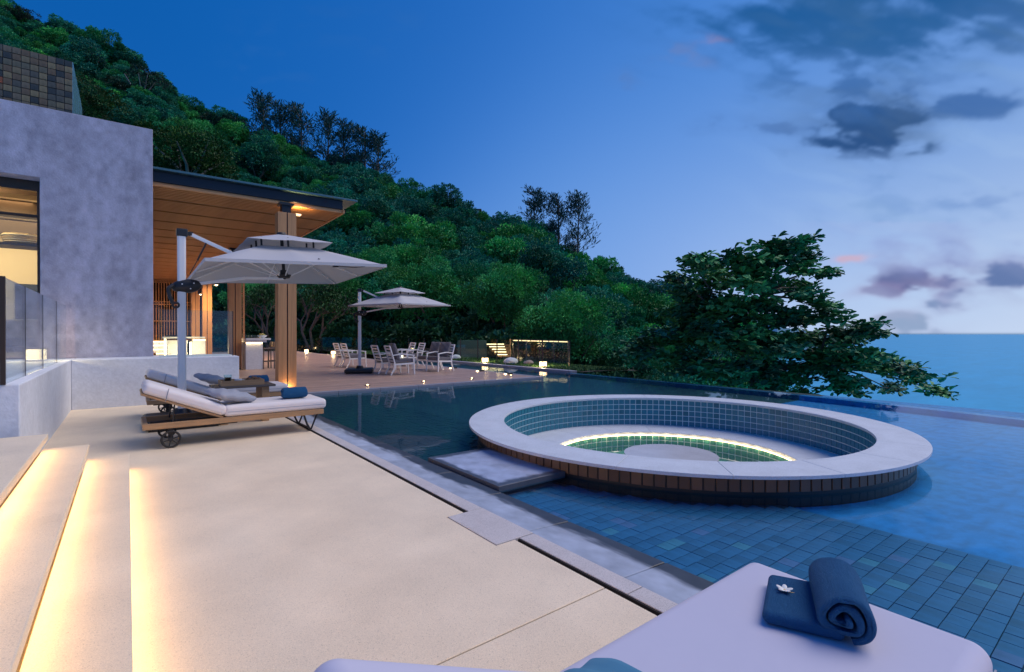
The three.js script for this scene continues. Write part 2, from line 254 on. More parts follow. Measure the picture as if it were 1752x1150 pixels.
{ // headland across the bay, distance haze put into its bluish colours
  const NA = 90, ND = 24, pos = [], col = [], idx = [];
  const top = [[1030, 505], [1080, 492], [1130, 484], [1180, 490], [1230, 510], [1280, 540], [1340, 562], [1420, 575]];
  for (let j = 0; j <= ND; j++) for (let i = 0; i <= NA; i++) {
    const px = lerp(1000, 1420, i / NA), t = j / ND, d = lerp(620, 900, t); let k = 1; while (k < top.length - 1 && top[k][0] < px) k++;
    const y = lerp(top[k - 1][1], top[k][1], clamp((px - top[k - 1][0]) / (top[k][0] - top[k - 1][0]))), H = EYE + 900 * (571 - y) / FOC, p = sight(px, 571, d);
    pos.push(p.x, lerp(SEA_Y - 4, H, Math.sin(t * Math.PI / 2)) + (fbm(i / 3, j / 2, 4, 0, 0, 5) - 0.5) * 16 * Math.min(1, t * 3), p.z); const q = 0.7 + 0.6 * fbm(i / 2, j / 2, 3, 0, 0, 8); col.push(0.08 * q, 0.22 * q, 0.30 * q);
  }
  for (let j = 0; j < ND; j++) for (let i = 0; i < NA; i++) { const a = j * (NA + 1) + i; idx.push(a, a + 1, a + NA + 1, a + 1, a + NA + 2, a + NA + 1); }
  const g = new THREE.BufferGeometry(); g.setAttribute('position', new THREE.Float32BufferAttribute(pos, 3)); g.setAttribute('color', new THREE.Float32BufferAttribute(col, 3)); g.setIndex(idx); g.computeVertexNormals();
  struct('headland', g, new THREE.MeshStandardMaterial({ vertexColors: true, roughness: 1 }));
}

// ------------------------------------------------------------------ terrace, steps, coping, pool
struct('terrace_bed', bx(-0.9, 2.46, -2.0, -0.09, -11.6, 4), mt.slot);
{
  const t = new THREE.Group(); t.name = 'terrace'; t.userData.kind = 'structure'; scene.add(t);
  const inset = [1.795, -3.085, -2.49];                                    // the square access cover let into the edge
  const cut = (pts, y1) => { const sh = new THREE.Shape(); pts.forEach(([x, z], k) => k ? sh.lineTo(x, -z) : sh.moveTo(x, -z)); const g = new THREE.ExtrudeGeometry(sh, { depth: 0.082, bevelEnabled: true, bevelThickness: 0.003, bevelSize: 0.003, bevelOffset: -0.003, bevelSegments: 1 }); g.rotateX(-Math.PI / 2); g.translate(0, y1 - 0.085, 0); return metre(g); };
  part('slab', cut([[-0.9, -11.3], [1.935, -11.3], [1.935, inset[1] - 0.006], [1.790, inset[1] - 0.006], [1.790, inset[2] + 0.006], [1.935, inset[2] + 0.006], [1.935, -1.735], [-0.9, -1.735]], 0), mt.terrace, t);
  part('slab', cut([[-0.9, -1.728], [1.935, -1.728], [1.935, 4], [-0.9, 4]], -0.001), mt.terrace, t);
  part('drain_lining', M([bx(1.962, 1.9745, -0.089, -0.003, -11.3, inset[1] - 0.006), bx(1.962, 1.9745, -0.089, -0.003, inset[2] + 0.006, 4)]), mt.slot, t);
  const st = [-11.3, -9.6, -7.9, -6.4, -4.9, -3.088];
  for (let k = 0; k < st.length - 1; k++) part('edging_slab', bx(1.975, 2.095, -0.089, 0.001, st[k] + 0.003, st[k + 1] - 0.003, 0.004), mt.granite, t);
  const s2 = [-2.487, -1.62, -0.5, 0.7, 2.0, 3.2];
  for (let k = 0; k < s2.length - 1; k++) part('edging_slab', bx(1.975, 2.095, -0.089, 0.001, s2[k] + 0.003, s2[k + 1] - 0.003, 0.004), mt.granite, t);
  part('access_cover', bx(1.797, 2.095, -0.089, 0.002, -3.082, -2.493, 0.004), mt.granite, t);
}
{
  const c = new THREE.Group(); c.name = 'pool_coping'; c.userData.kind = 'structure'; scene.add(c);
  for (let z = -11.35, k = 0; z < 3.2; z += 0.80, k++) {
    const g = bx(2.10, 2.475, -0.30, -0.006 - 0.001 * hash2(k, 3), z + 0.003, z + 0.797, 0.008), p = g.attributes.position, uv = g.attributes.uv;
    for (let i = 0; i < p.count; i++) uv.setXY(i, (p.getX(i) - 2.09) / 0.40, (p.getZ(i) + 12) / 16);
    for (let i = 0; i < p.count; i++) if (p.getX(i) > 2.40) p.setY(i, p.getY(i) - 0.02);
    part('coping_slab', g, mt.coping, c);
  }
}
{ // steps up to the house, a strip of light under each nosing
  const s = thing('garden_steps', 'three long pale stone steps with warm light strips under their nosings', 'steps');
  const Z0 = -6.1, Z1 = 3.5, R = [[0.012, -0.30, 0.135], [-0.285, -0.60, 0.268], [-0.565, -4.6, 0.40]];
  R.forEach(([x1, x0, y], i) => {
    part('tread', bx(x0, x1, y - 0.055, y, Z0, Z1, 0.006), mt.terrace, s);
    part('riser', bx(x0 + 0.01, x1 - 0.045, y - 0.135, y - 0.0555, Z0 + 0.02, Z1), mt.terrace, s);
    part('light_strip', bx(x1 - 0.044, x1 - 0.030, y - 0.075, y - 0.058, Z0 + 0.12, Z1), mt.softGlow, s);
    const n = 4; for (let k = 0; k < n; k++) { const za = Z0 + 0.12, L = (Z1 - za) / n, zc = za + L * (k + 0.5); areaLight(L, 0.018, WARM, STEP_LED * (i === 2 ? 1 : 0.8), [x1 - 0.026, y - 0.066, zc], [x1 + 1, y - 0.066 - 0.12, zc]); }
  });
  part('core', bx(-4.6, -0.62, -0.1, 0.2655, Z0 + 0.02, Z1), mt.terrace, s);
}
// pool basin
const edgeX = (z) => z < -8 ? 11.75 + 0.03 * clamp(-8 - z, 0, 4) : 11.75 - 0.0162 * (z + 8) * (z + 8) * (z < 3 ? 1 : 1.0);
const WATER_Y = -0.042, LEDGE_X = 4.30, LEDGE_Y = -0.115, TUB = [5.80, -4.03];
{
  const p = new THREE.Group(); p.name = 'pool_basin'; p.userData.kind = 'structure'; scene.add(p);
  const basin = (x0, x1, z0, z1, y) => {                            // a floor sheet with the tub's circle cut out of it
    const sh = new THREE.Shape(), R = 2.55, cz = -TUB[1], a = -z1, b = -z0, pts = [];
    const inside = (px, py) => Math.hypot(px - TUB[0], py - cz) < R, N = 160;
    const tri = new Set(); const g = new THREE.PlaneGeometry(x1 - x0, b - a, Math.round((x1 - x0) / 0.1), Math.round((b - a) / 0.1)); g.translate((x0 + x1) / 2, (a + b) / 2, 0);
    const p = g.attributes.position, ix = g.index.array, keep = []; for (let k = 0; k < ix.length; k += 3) if (![0, 1, 2].every((q) => inside(p.getX(ix[k + q]), p.getY(ix[k + q])))) keep.push(ix[k], ix[k + 1], ix[k + 2]);
    g.setIndex(keep); g.rotateX(-Math.PI / 2); g.translate(0, y, 0); return metre(g);
  };
  part('pool_floor', basin(2.3, 13, -4.8, 4, -0.15), mt.poolSkyTint, p); part('pool_floor', basin(2.3, 13, -24, -4.802, -0.15), mt.poolDark, p);  // sky reflection coloured into the near floor, dark hill reflection into the far
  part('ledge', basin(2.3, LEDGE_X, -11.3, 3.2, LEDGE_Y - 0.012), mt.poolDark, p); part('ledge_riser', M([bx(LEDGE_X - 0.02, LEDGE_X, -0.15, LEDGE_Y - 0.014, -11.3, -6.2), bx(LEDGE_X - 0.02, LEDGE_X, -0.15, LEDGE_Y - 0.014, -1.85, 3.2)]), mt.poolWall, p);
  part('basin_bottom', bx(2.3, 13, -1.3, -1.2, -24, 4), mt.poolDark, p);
  // infinity edge wall, curved
  const zs = []; for (let z = -12.4; z <= 3.21; z += 0.4) zs.push(z);
  const rimWall = (list, m) => { const sh = new THREE.Shape(); list.forEach((z, i) => i ? sh.lineTo(edgeX(z), -z) : sh.moveTo(edgeX(z), -z)); [...list].reverse().forEach((z) => sh.lineTo(edgeX(z) + 0.22, -z)); const eg = new THREE.ExtrudeGeometry(sh, { depth: 1.5, bevelEnabled: false, curveSegments: 2 }); eg.rotateX(-Math.PI / 2); eg.translate(0, -1.5 + WATER_Y - 0.004, 0); part('overflow_wall', metre(eg), m, p); };
  rimWall(zs.slice(0, 20), mat([0.02, 0.11, 0.20], 0.5)); rimWall(zs.slice(19), mt.poolSkyTint);  // far stretch dark, near stretch azure: mirrored hill and sky put into colour
  // ledge tiles: the ones nearest to the terrace seats one by one, the rest joined
  const T = 0.10, r = rng(5), tints = [];
  for (let k = 0; k < 9; k++) { const v = 0.7 + 0.45 * r(); tints.push(mat([0.05 * v + (k === 8 ? 0.10 : 0), 0.17 * v, 0.31 * v], 0.45, { map: tSlate })); }
  tints[7] = mat([0.11, 0.27, 0.34], 0.45, { map: tSlate });
  const tg = bx(-T / 2 + 0.0022, T / 2 - 0.0022, -0.011, 0, -T / 2 + 0.0022, T / 2 - 0.0022); const cells = [];
  for (let x = 2.54; x < LEDGE_X - 0.05; x += T) for (let z = -11.2; z < 1.6; z += T) { if (Math.hypot(x - TUB[0], z - TUB[1]) < 2.66) continue; cells.push([x, z, Math.hypot(x, z - 0.3), r(), r()]); }
  cells.sort((a, b) => a[2] - b[2]);
  const seen = cells.filter(([x, z]) => (x * RGT.x + z * RGT.z) / (x * FWD.x + z * FWD.z) < 1.06 && x * FWD.x + z * FWD.z > 0.5);
  const own = new Set(seen.slice(0, 290)); const rest = [[], [], [], []];
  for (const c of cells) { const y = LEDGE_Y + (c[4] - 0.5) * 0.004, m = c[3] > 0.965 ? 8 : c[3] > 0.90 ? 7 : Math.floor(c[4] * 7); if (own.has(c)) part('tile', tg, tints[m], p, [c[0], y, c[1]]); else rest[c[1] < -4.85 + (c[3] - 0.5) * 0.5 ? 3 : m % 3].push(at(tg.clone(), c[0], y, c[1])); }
  rest.forEach((l, k) => stuffPart(part('tile_field', M(l), k === 3 ? mt.poolDark : tints[[1, 3, 5][k]], p)));  // far tiles darkened in place of the hill mirrored in the water
  // water
  const ws = new THREE.Shape(); ws.moveTo(2.455, -3.2); ws.lineTo(2.455, 11.34); ws.lineTo(9.98, 11.34); ws.lineTo(9.98, 23); ws.lineTo(12.1, 23); ws.lineTo(12.1, 12.4); zs.forEach((z) => ws.lineTo(edgeX(z) + 0.215, -z));
  const hole = new THREE.Path(); hole.absarc(TUB[0], -TUB[1], 2.60, 0, Math.PI * 2, true); ws.holes.push(hole);
  const wg = new THREE.ShapeGeometry(ws, 64); wg.rotateX(-Math.PI / 2); wg.translate(0, WATER_Y, 0); struct('pool_water', metre(wg), mt.water);
}
{ // stepping slab
  const t = thing('stepping_slab', 'flat grey stone stepping slab, wet round its rim, between terrace and round tub', 'stepping stone');
  const g = bx(2.492, 3.27, -0.058, 0.004, -4.68, -3.42, 0.006), p = g.attributes.position; for (let i = 0; i < p.count; i++) g.attributes.uv.setXY(i, (p.getX(i) - 2.492) / 0.778, (p.getZ(i) + 4.68) / 1.26);
  part('top', g, mt.slab, t); part('plinth', bx(2.62, 3.12, -0.16, -0.059, -4.5, -3.6), mt.poolWall, t);
}
// ------------------------------------------------------------------ round tub
{
  const t = thing('round_tub', 'raised round tub with white stone rim and green tiled walls in the pool', 'hot tub', [TUB[0], 0, TUB[1]]);
  const ring = (r0, r1, y0, y1, a0, a1, seg) => { const s = new THREE.Shape(); s.absarc(0, 0, r1, a0, a1, false); s.absarc(0, 0, r0, a1, a0, true); const g = new THREE.ExtrudeGeometry(s, { depth: y1 - y0 - 0.008, bevelEnabled: true, bevelThickness: 0.004, bevelSize: 0.004, bevelOffset: -0.004, bevelSegments: 2, curveSegments: seg }); g.rotateX(-Math.PI / 2); g.translate(0, y0 + 0.004, 0); return metre(g); };
  const NR = 18; const rimG = ring(2.245, 2.705, 0.118, 0.15, 0.0007, Math.PI * 2 / NR - 0.0007, 12);
  for (let k = 0; k < NR; k++) part('rim_slab', rimG, mt.tubStone, t, [0, 0, 0], [0, k * Math.PI * 2 / NR + 0.09, 0]);
  const wall = (r, y0, y1, open) => metre(at(new THREE.CylinderGeometry(r, r, y1 - y0, 128, 1, true), 0, (y0 + y1) / 2, 0));
  part('outer_wall', wall(2.585, -0.95, 0.118), mt.tubShade, t); part('inner_wall', wall(2.262, -0.34, 0.118), mt.grout, t);  // outer wall blackened in place of its dark reflection in the water
  part('bench_wall', wall(1.592, -0.66, -0.372), mt.grout, t);
  const base = new THREE.CircleGeometry(1.592, 96); base.rotateX(-Math.PI / 2); base.translate(0, -0.645, 0); part('basin_floor', metre(base), mt.grout, t);
  const bench = ring(1.575, 2.262, -0.375, -0.335, 0.0007, Math.PI * 2 / 16 - 0.0007, 10); for (let k = 0; k < 16; k++) part('bench_slab', bench, mt.tubStone, t, [0, 0, 0], [0, k * Math.PI * 2 / 16 + 0.02, 0]);
  part('round_table', metre(at(new THREE.CylinderGeometry(0.61, 0.61, 0.045, 72), 0, -0.345, 0)), phys([0.74, 0.73, 0.76], 0.25, { map: tGranite }), t); part('table_stem', at(new THREE.CylinderGeometry(0.2, 0.2, 0.28, 32), 0, -0.51, 0), mt.poolWall, t);
  // tiles
  const r = rng(11), mk = (c, n) => Array.from({ length: n }, () => { const v = 0.8 + 0.45 * r(); return mat(c.map((q) => q * v), 0.26 + 0.14 * r()); });
  const teal = mk([0.010, 0.17, 0.24], 6), green = mk([0.06, 0.24, 0.215], 6), brown = mk([0.13, 0.075, 0.045], 6), slate = mk([0.07, 0.055, 0.05], 3);
  const face = (deg) => (a) => a;
  const towards = (a) => { // is that side of the ring seen from the terrace: inner faces that look to the eye
    const nx = Math.cos(a), nz = Math.sin(a), vx = -TUB[0], vz = -TUB[1], L = Math.hypot(vx, vz); return (nx * vx + nz * vz) / L; };
  function tiles(rad, rows, n, y0, h, mats, inner, keep) {
    const w = 2 * Math.PI * rad / n, g = new RoundedBoxGeometry(w - 0.013, h - 0.013, 0.012, 1, 0.003), rest = [];
    for (let j = 0; j < rows; j++) for (let i = 0; i < n; i++) {
      const a = i / n * Math.PI * 2, x = Math.cos(a) * rad, z = Math.sin(a) * rad, y = y0 - h * (j + 0.5), turn = -a + Math.PI / 2 + (inner ? Math.PI : 0), m = mats[Math.floor(r() * mats.length)];
      if (keep(towards(a), j)) part('tile', g, m, t, [x, y, z], [(r() - 0.5) * 0.012, turn + (r() - 0.5) * 0.02, 0]); else rest.push(at(g.clone(), x, y, z, 0, turn, 0));
    }
    if (rest.length) stuffPart(part('tile_field', M(rest), mats[0], t));
  }
  tiles(2.257, 5, 140, 0.116, 0.0902, teal, true, (f, j) => f < -0.62 && j < 3 || f < -0.75 && j < 5 && false);
  tiles(1.587, 3, 100, -0.376, 0.094, green, true, (f, j) => f < -0.72 && j < 2);
  tiles(2.590, 1, 164, 0.116, 0.14, brown, false, (f) => f > 0.15);
  const fl = [], fg = new THREE.BoxGeometry(0.092, 0.008, 0.092); for (let x = -1.55; x < 1.56; x += 0.1) for (let z = -1.55; z < 1.56; z += 0.1) if (Math.hypot(x, z) < 1.53) fl.push(at(fg.clone(), x, -0.641, z)); stuffPart(part('tile_field', M(fl), green[1], t));
  // ring of light under the bench edge
  const led = new THREE.TorusGeometry(1.566, 0.008, 8, 160); led.rotateX(Math.PI / 2); led.translate(0, -0.384, 0); part('light_strip', led, mt.softGlow, t);
  for (let k = 0; k < 26; k++) { const a = Math.PI * (1.17 + 1.05 * (k / 25)) + 0.25, x = TUB[0] + Math.cos(a) * 1.53, z = TUB[1] + Math.sin(a) * 1.53; pointLight([1, 0.74, 0.40], 0.013, [x, -0.395, z], 0.6); }
}

// ------------------------------------------------------------------ house at the left
{
  const h = thing('concrete_house', 'grey concrete house wall with a tall lit opening at the left', 'house');
  const zf = -12.2, zb = -12.75;
  const fs = new THREE.Shape(); [[-9, 4.085], [-1.23, 4.085], [-1.23, 0.85], [0.41, 0.85], [0.41, 5.345], [-9, 5.345]].forEach(([x, y], i) => i ? fs.lineTo(x, y) : fs.moveTo(x, y));
  const fgm = new THREE.ExtrudeGeometry(fs, { depth: zf - zb - 0.016, bevelEnabled: true, bevelThickness: 0.008, bevelSize: 0.008, bevelOffset: -0.008, bevelSegments: 2 }); fgm.translate(0, 0, zb + 0.008);
  part('wall', metre(fgm), mt.concrete, h);
  part('wall', bx(0.10, 0.405, 0.85, 5.34, -22, zb - 0.002), mt.concrete, h);
  part('room_floor', bx(-9, -0.9, 0.6, 0.86, -22, zb - 0.002), mt.greyWood, h);
  part('ceiling', bx(-9, 0.098, 4.30, 4.46, -22, zb - 0.002), mt.cream, h);
  part('room_wall', bx(-9, 0.098, 0.86, 4.298, -22, -21.7), mt.cream, h); part('room_wall', bx(-9.2, -9.0, 0.86, 4.3, -21.7, zb), mt.cream, h); part('room_wall', bx(-1.0, -0.8, 0.86, 4.298, -21.69, zb - 0.01), mt.cream, h);
  for (const [z, d, y] of [[-13.6, 0.45, 4.02], [-15.7, 0.5, 3.98], [-18.4, 0.6, 3.92]]) part('ceiling_beam', bx(-8.99, -1.01, y, 4.299, z - d, z), mt.bronze, h);
  const fr = part('window_frame', M([bx(-8.9, -1.236, 3.90, 4.08, zb + 0.12, zb + 0.22), bx(-1.30, -1.236, 0.86, 3.90, zb + 0.12, zb + 0.22), bx(-8.9, -1.30, 3.42, 3.47, zb + 0.13, zb + 0.2)]), mt.bronze, h);
  part('pane', bx(-8.9, -1.302, 0.9, 3.418, zb + 0.16, zb + 0.165), mt.glass, fr);
  for (const [x, z] of [[-3.2, -14.8], [-4.6, -14.8], [-2.4, -17.2], [-4.0, -17.2], [-2.4, -20], [-4.4, -20]]) { part('downlight', at(new THREE.CylinderGeometry(0.05, 0.05, 0.012, 16), x, 4.295, z), mt.lampGlow, h); }
  areaLight(5, 3, [1, 0.64, 0.30], 6.5, [-4.2, 4.27, -17.0], [-4.2, 0, -17.0]); areaLight(4, 1.2, [1, 0.64, 0.30], 4.5, [-3.8, 4.27, -20.4], [-3.8, 0, -20.6]); areaLight(4, 1.0, [1, 0.74, 0.4], 7, [-3.8, 4.27, -14.4], [-3.8, 0, -14.2]);
  { // high shelf across the opening with baskets on it
    const sh = thing('high_shelf', 'dark wooden shelf high up inside the lit opening', 'shelf', [-2.9, 3.02, -13.9]); part('board', bx(-1.9, 1.85, 0, 0.05, -0.30, 0.30, 0.006), mt.bronze, sh); part('hanger', M([-1.6, 0, 1.6].map((x) => bx(x - 0.015, x + 0.015, 0.05, 1.27, -0.015, 0.015))), mt.bronze, sh);
    const straw = mat([0.50, 0.34, 0.17], 0.8, { map: tWood }), pale = mat([0.66, 0.54, 0.36], 0.8, { map: tWood });
    [[-1.62, 'flat straw basket', 0.34, 0.20, straw], [-2.30, 'round pale woven basket', 0.26, 0.34, pale], [-2.95, 'stack of straw trays', 0.36, 0.16, straw]].forEach(([x, nm, w, h, m], k) => { const b = thing('basket', `${nm} on the high shelf inside the lit room`, 'basket', [x, 3.07, -13.9]); part('bowl', new THREE.LatheGeometry([[0.02, 0.01], [w * 0.8, 0.0], [w, h * 0.6], [w * 0.94, h], [w * 0.90, h], [w * 0.93, h * 0.6], [w * 0.75, 0.03]].map((q) => new THREE.Vector2(...q)), 28), m, b); for (let i = 1; i < 5; i++) part('coil', at(new THREE.TorusGeometry(w * (0.84 + 0.04 * i), 0.012, 6, 36), 0, h * i / 5, 0, Math.PI / 2), k === 1 ? straw : pale, b); });
    pointLight([1, 0.72, 0.38], 5, [-2.4, 3.95, -13.35], 4);
  }
  const tv = solo('wall_screen', M([bx(-2.75, -1.75, 1.75, 2.85, -21.69, -21.62, 0.01)]), mat([0.05, 0.06, 0.08], 0.25), 'dark flat panel on the cream wall inside the lit room', 'screen');
  const sofa = thing('sofa', 'dark low sofa inside the lit room behind the glass balustrade', 'sofa', [-2.6, 0.86, -17.6]);
  part('seat', bx(-1.2, 1.2, 0.12, 0.42, -0.45, 0.45, 0.06), mt.greyCushion, sofa); part('backrest', bx(-1.2, 1.2, 0.30, 0.78, 0.46, 0.66, 0.06), mt.greyCushion, sofa); for (const s of [-1, 1]) part('armrest', bx(s * 1.33 - 0.12, s * 1.33 + 0.12, 0.05, 0.6, -0.45, 0.66, 0.05), mt.greyCushion, sofa); part('base', bx(-1.15, 1.15, 0.0, 0.12, -0.4, 0.6), mt.bronze, sofa);
}
{ // low white walls
  const w = thing('white_wall', 'long low white plaster wall behind the sun loungers', 'wall');
  part('wall', bx(-0.758, 1.78, -0.05, 0.85, -12.75, -11.3, 0.012), mt.white, w);
  const p = thing('parapet_wall', 'low white plaster parapet beside the steps, glass balustrade on top', 'wall');
  part('wall', bx(-3.2, -0.76, -0.05, 0.85, -12.18, -6.22, 0.015), mt.white, p);
}
{ // balustrades
  const b = thing('glass_balustrade', 'clear glass balustrade panels standing on the white parapet left of the loungers', 'balustrade');
  const z = [-6.15 - 0.07, -7.4, -8.8, -10.4, -11.9];
  for (let k = 0; k < 4; k++) part('glass_panel', bx(-0.874, -0.862, 0.85, 1.80, z[k + 1] + 0.008, z[k] - 0.008), mt.glass, b);
  part('end_post', bx(-0.885, -0.850, 0.85, 1.805, z[0] - 0.006, z[0] + 0.028), mt.bronze, b);
  for (let k = 1; k < 4; k++) part('joint', bx(-0.876, -0.860, 0.85, 1.80, z[k] - 0.007, z[k] + 0.007), mt.black, b);
  const c = thing('glass_balustrade', 'clear glass balustrade on the white wall end, in front of the bar', 'balustrade');
  for (const [a, d] of [[0.47, 0.80], [0.815, 1.70]]) part('glass_panel', bx(a, d, 0.85, 1.76, -11.56, -11.548), mt.glass, c);
  part('joint', bx(0.80, 0.815, 0.85, 1.76, -11.562, -11.546), mt.black, c); part('end_post', bx(1.70, 1.714, 0.85, 1.76, -11.562, -11.546), mt.darkSteel, c);
}
{ // lantern on the parapet
  const l = thing('lantern', 'square glowing lantern on the white parapet behind the glass', 'lantern', [-1.16, 0.85, -11.1]);
  part('lamp_shade', bx(-0.12, 0.12, 0.03, 0.20, -0.10, 0.10, 0.01), mt.softGlow, l); part('frame', M([bx(-0.14, 0.14, 0, 0.03, -0.12, 0.12), bx(-0.14, 0.14, 0.2, 0.225, -0.12, 0.12), ...[-1, 1].flatMap((a) => [-1, 1].map((c) => bx(a * 0.135 - 0.008, a * 0.135 + 0.008, 0.03, 0.2, c * 0.115 - 0.008, c * 0.115 + 0.008)))]), mt.bronze, l);
  pointLight([1, 0.66, 0.32], 1.2, [-1.16, 0.965, -11.1], 2);
}
{ // tiled stone box on the roof
  const s = thing('stone_tower', 'tapered tower clad in dark mottled stone tiles on the house roof', 'tower');
  const z = -15.3, x1 = -0.98, T = 0.142; part('core', M([(() => { const g = new THREE.CylinderGeometry(0.5, 0.5, 1, 4, 1); return bx(-4, x1 - 0.012, 5.3, 7.56, -18.6, z - 0.012); })()]), mt.black, s);
  const r = rng(9), cols = [[0.24, 0.19, 0.10], [0.17, 0.15, 0.09], [0.12, 0.11, 0.08], [0.28, 0.22, 0.11], [0.19, 0.13, 0.07], [0.06, 0.06, 0.05], [0.20, 0.16, 0.10]].map((c) => mat(c, 0.35, { map: tSlate })), rust = mat([0.32, 0.10, 0.04], 0.5, { map: tSlate });
  const g = bx(-T / 2 + 0.006, T / 2 - 0.006, -T / 2 + 0.006, T / 2 - 0.006, -0.015, 0.008, 0.004);
  for (let j = 0; j < 15; j++) for (let i = 0; i < 15; i++) part('tile', g, r() < 0.04 ? rust : cols[Math.floor(r() * 7)], s, [x1 - T * (i + 0.5), 7.56 - T * (j + 0.5), z + (r() - 0.5) * 0.012]);
  const side = []; for (let k = 0; k < 40; k++) { const za = z - 0.01 - k * 0.075; side.push(bx(x1 - 0.01, x1 + 0.004 + 0.006 * r(), 5.3, 7.55, za - 0.07, za)); }
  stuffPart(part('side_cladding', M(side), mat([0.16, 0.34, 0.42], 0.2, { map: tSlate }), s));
}

// ------------------------------------------------------------------ pavilion
const DECK_Z = -11.36;
{
  const d = new THREE.Group(); d.name = 'timber_deck'; d.userData.kind = 'structure'; scene.add(d);
  part('joist_bed', bx(-1, 9.80, -0.9, -0.032, -41, -11.54), mt.slot, d);
  const r = rng(3); for (let z = -11.54, k = 0; z > -41; z -= 0.105, k++) part('plank', bx(-1 + (z > -12.76 ? 2.79 : 0), 9.81, -0.03, 0.0 - 0.002 * r(), z - 0.1, z, 0), mt.deck[Math.floor(r() * 4)], d);
  const e = new THREE.Group(); e.name = 'deck_edging'; e.userData.kind = 'structure'; scene.add(e);
  for (let x = 1.79; x < 9.9; x += 1.0) part('edging_slab', bx(x + 0.003, Math.min(x + 0.997, 9.95), -0.26, 0.004, -11.535, DECK_Z, 0.006), mt.edgeStone, e);
  for (let z = -12.0; z > -22.5; z -= 1.0) part('edging_slab', bx(9.815, 9.95, -0.26, 0.004, z + 0.46 - 0.997, z + 0.46 - 0.003, 0.006), mt.edgeStone, e);
  part('edging_slab', bx(9.815, 9.95, -0.26, 0.004, -41, -22.54), mt.edgeStone, e);
}
{
  const p = thing('pavilion', 'open timber pavilion with slatted wooden ceiling, twin posts and dark roof edge', 'pavilion');
  const X0 = -3, X1 = 4.4, ZF = -12.78, ZB = -36.5, Y = 4.40;
  const roof = part('roof', bx(X0, X1 + 0.32, 4.70, 4.745, ZB, ZF + 0.12, 0.004), mt.roofSheet, p);
  part('fascia', bx(0.43, X1 - 0.02, 4.475, 4.698, ZF - 0.06, ZF, 0.006), mt.fascia, roof); part('side_fascia', bx(X1 - 0.09, X1 - 0.03, 4.475, 4.698, ZB, ZF - 0.062), mt.fascia, roof);
  part('seam', M([1.55, 2.75, 3.6].map((x) => bx(x, x + 0.02, 4.744, 4.765, ZF - 4, ZF + 0.12))), mt.fascia, roof);
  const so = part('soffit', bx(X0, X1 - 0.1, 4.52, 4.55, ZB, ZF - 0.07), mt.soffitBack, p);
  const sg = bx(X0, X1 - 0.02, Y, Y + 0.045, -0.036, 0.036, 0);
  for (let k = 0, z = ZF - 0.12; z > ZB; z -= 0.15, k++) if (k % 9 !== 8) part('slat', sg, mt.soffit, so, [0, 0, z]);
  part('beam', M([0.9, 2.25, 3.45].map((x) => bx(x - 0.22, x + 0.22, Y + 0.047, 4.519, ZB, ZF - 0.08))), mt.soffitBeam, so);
  part('edge_trim', bx(X1 - 0.018, X1 + 0.03, Y - 0.02, 4.47, ZB, ZF - 0.0, 0.004), mt.oak, so); part('edge_trim', bx(0.43, X1 - 0.02, Y - 0.01, 4.47, ZF - 0.065, ZF - 0.03, 0.004), mt.oak, so);
  for (const [x, z] of [[3.0, -12.75], [3.1, -20.6], [3.1, -28.6], [3.1, -33.8]]) {
    for (const s of [-1, 1]) { const pg = metre(at(bx(-0.095, 0.095, 0.03, 4.16, -0.16, 0.16, 0.006), x + s * 0.108, 0, z)), u = pg.attributes.uv; for (let i = 0; i < u.count; i++) u.setXY(i, u.getY(i) * 0.5, u.getX(i) + s * 0.37 + x); part('post', pg, mt.oak, p); }
    part('groove', bx(x - 0.014, x + 0.014, 0.03, 4.2, z - 0.13, z + 0.13), mt.black, p); part('bracket', M([bx(x - 0.10, x + 0.10, 4.16, 4.40, z - 0.10, z + 0.10), bx(x - 0.16, x + 0.16, 4.34, 4.398, z - 0.14, z + 0.14)]), mt.darkSteel, p); part('shoe', bx(x - 0.19, x + 0.19, 0.0, 0.032, z - 0.17, z + 0.17), mt.darkSteel, p);
    part('uplight', bx(x + 0.22, x + 0.34, 4.16, 4.19, z - 0.06, z + 0.06), mt.dimGlow, p);
    spotUp([1, 0.60, 0.24], 2.2, [x + 0.28, 4.205, z - 0.05], [x + 0.33, 4.5, z - 0.1], 1.35);
  }
  for (const [x, z] of [[2.92, -12.54], [3.1, -12.54]]) { part('base_light', bx(x - 0.03, x + 0.03, 0.002, 0.014, z - 0.03, z + 0.03), mt.lampGlow, p); }
  pointLight([1, 0.66, 0.3], 0.12, [3.0, 0.05, -12.5], 1);
  part('glazed_wall', bx(-1, 4.2, 0, 4.40, -36.4, -36.3), mt.blackGlass, p);
  // slatted screens
  const sl = bx(-0.02, 0.02, 0, 1, -0.03, 0.03), rg = rng(2);
  const screen = part('screen', M([4.2, 3.1, 2.95, 2.0, 0.9].map((y) => bx(-1.0, 3.0, y, y + 0.05, -34.82, -34.77))), mt.oak, p);
  for (let x = -0.95; x < 3.0; x += 0.125) { const lo = x > 1.7 ? 1.2 : 0.05, m = part('slat', sl, mt.soffit, screen, [x, lo, -34.74]); m.scale.y = 4.34 - lo; }
  const edge = part('screen', bx(3.46, 3.52, 1.1, 4.38, -21.2, -21.12), mt.oak, p); for (const y of [1.9, 2.8, 3.7]) part('rail', bx(3.3, 3.46, y, y + 0.03, -21.19, -21.14), mt.oak, edge);
}
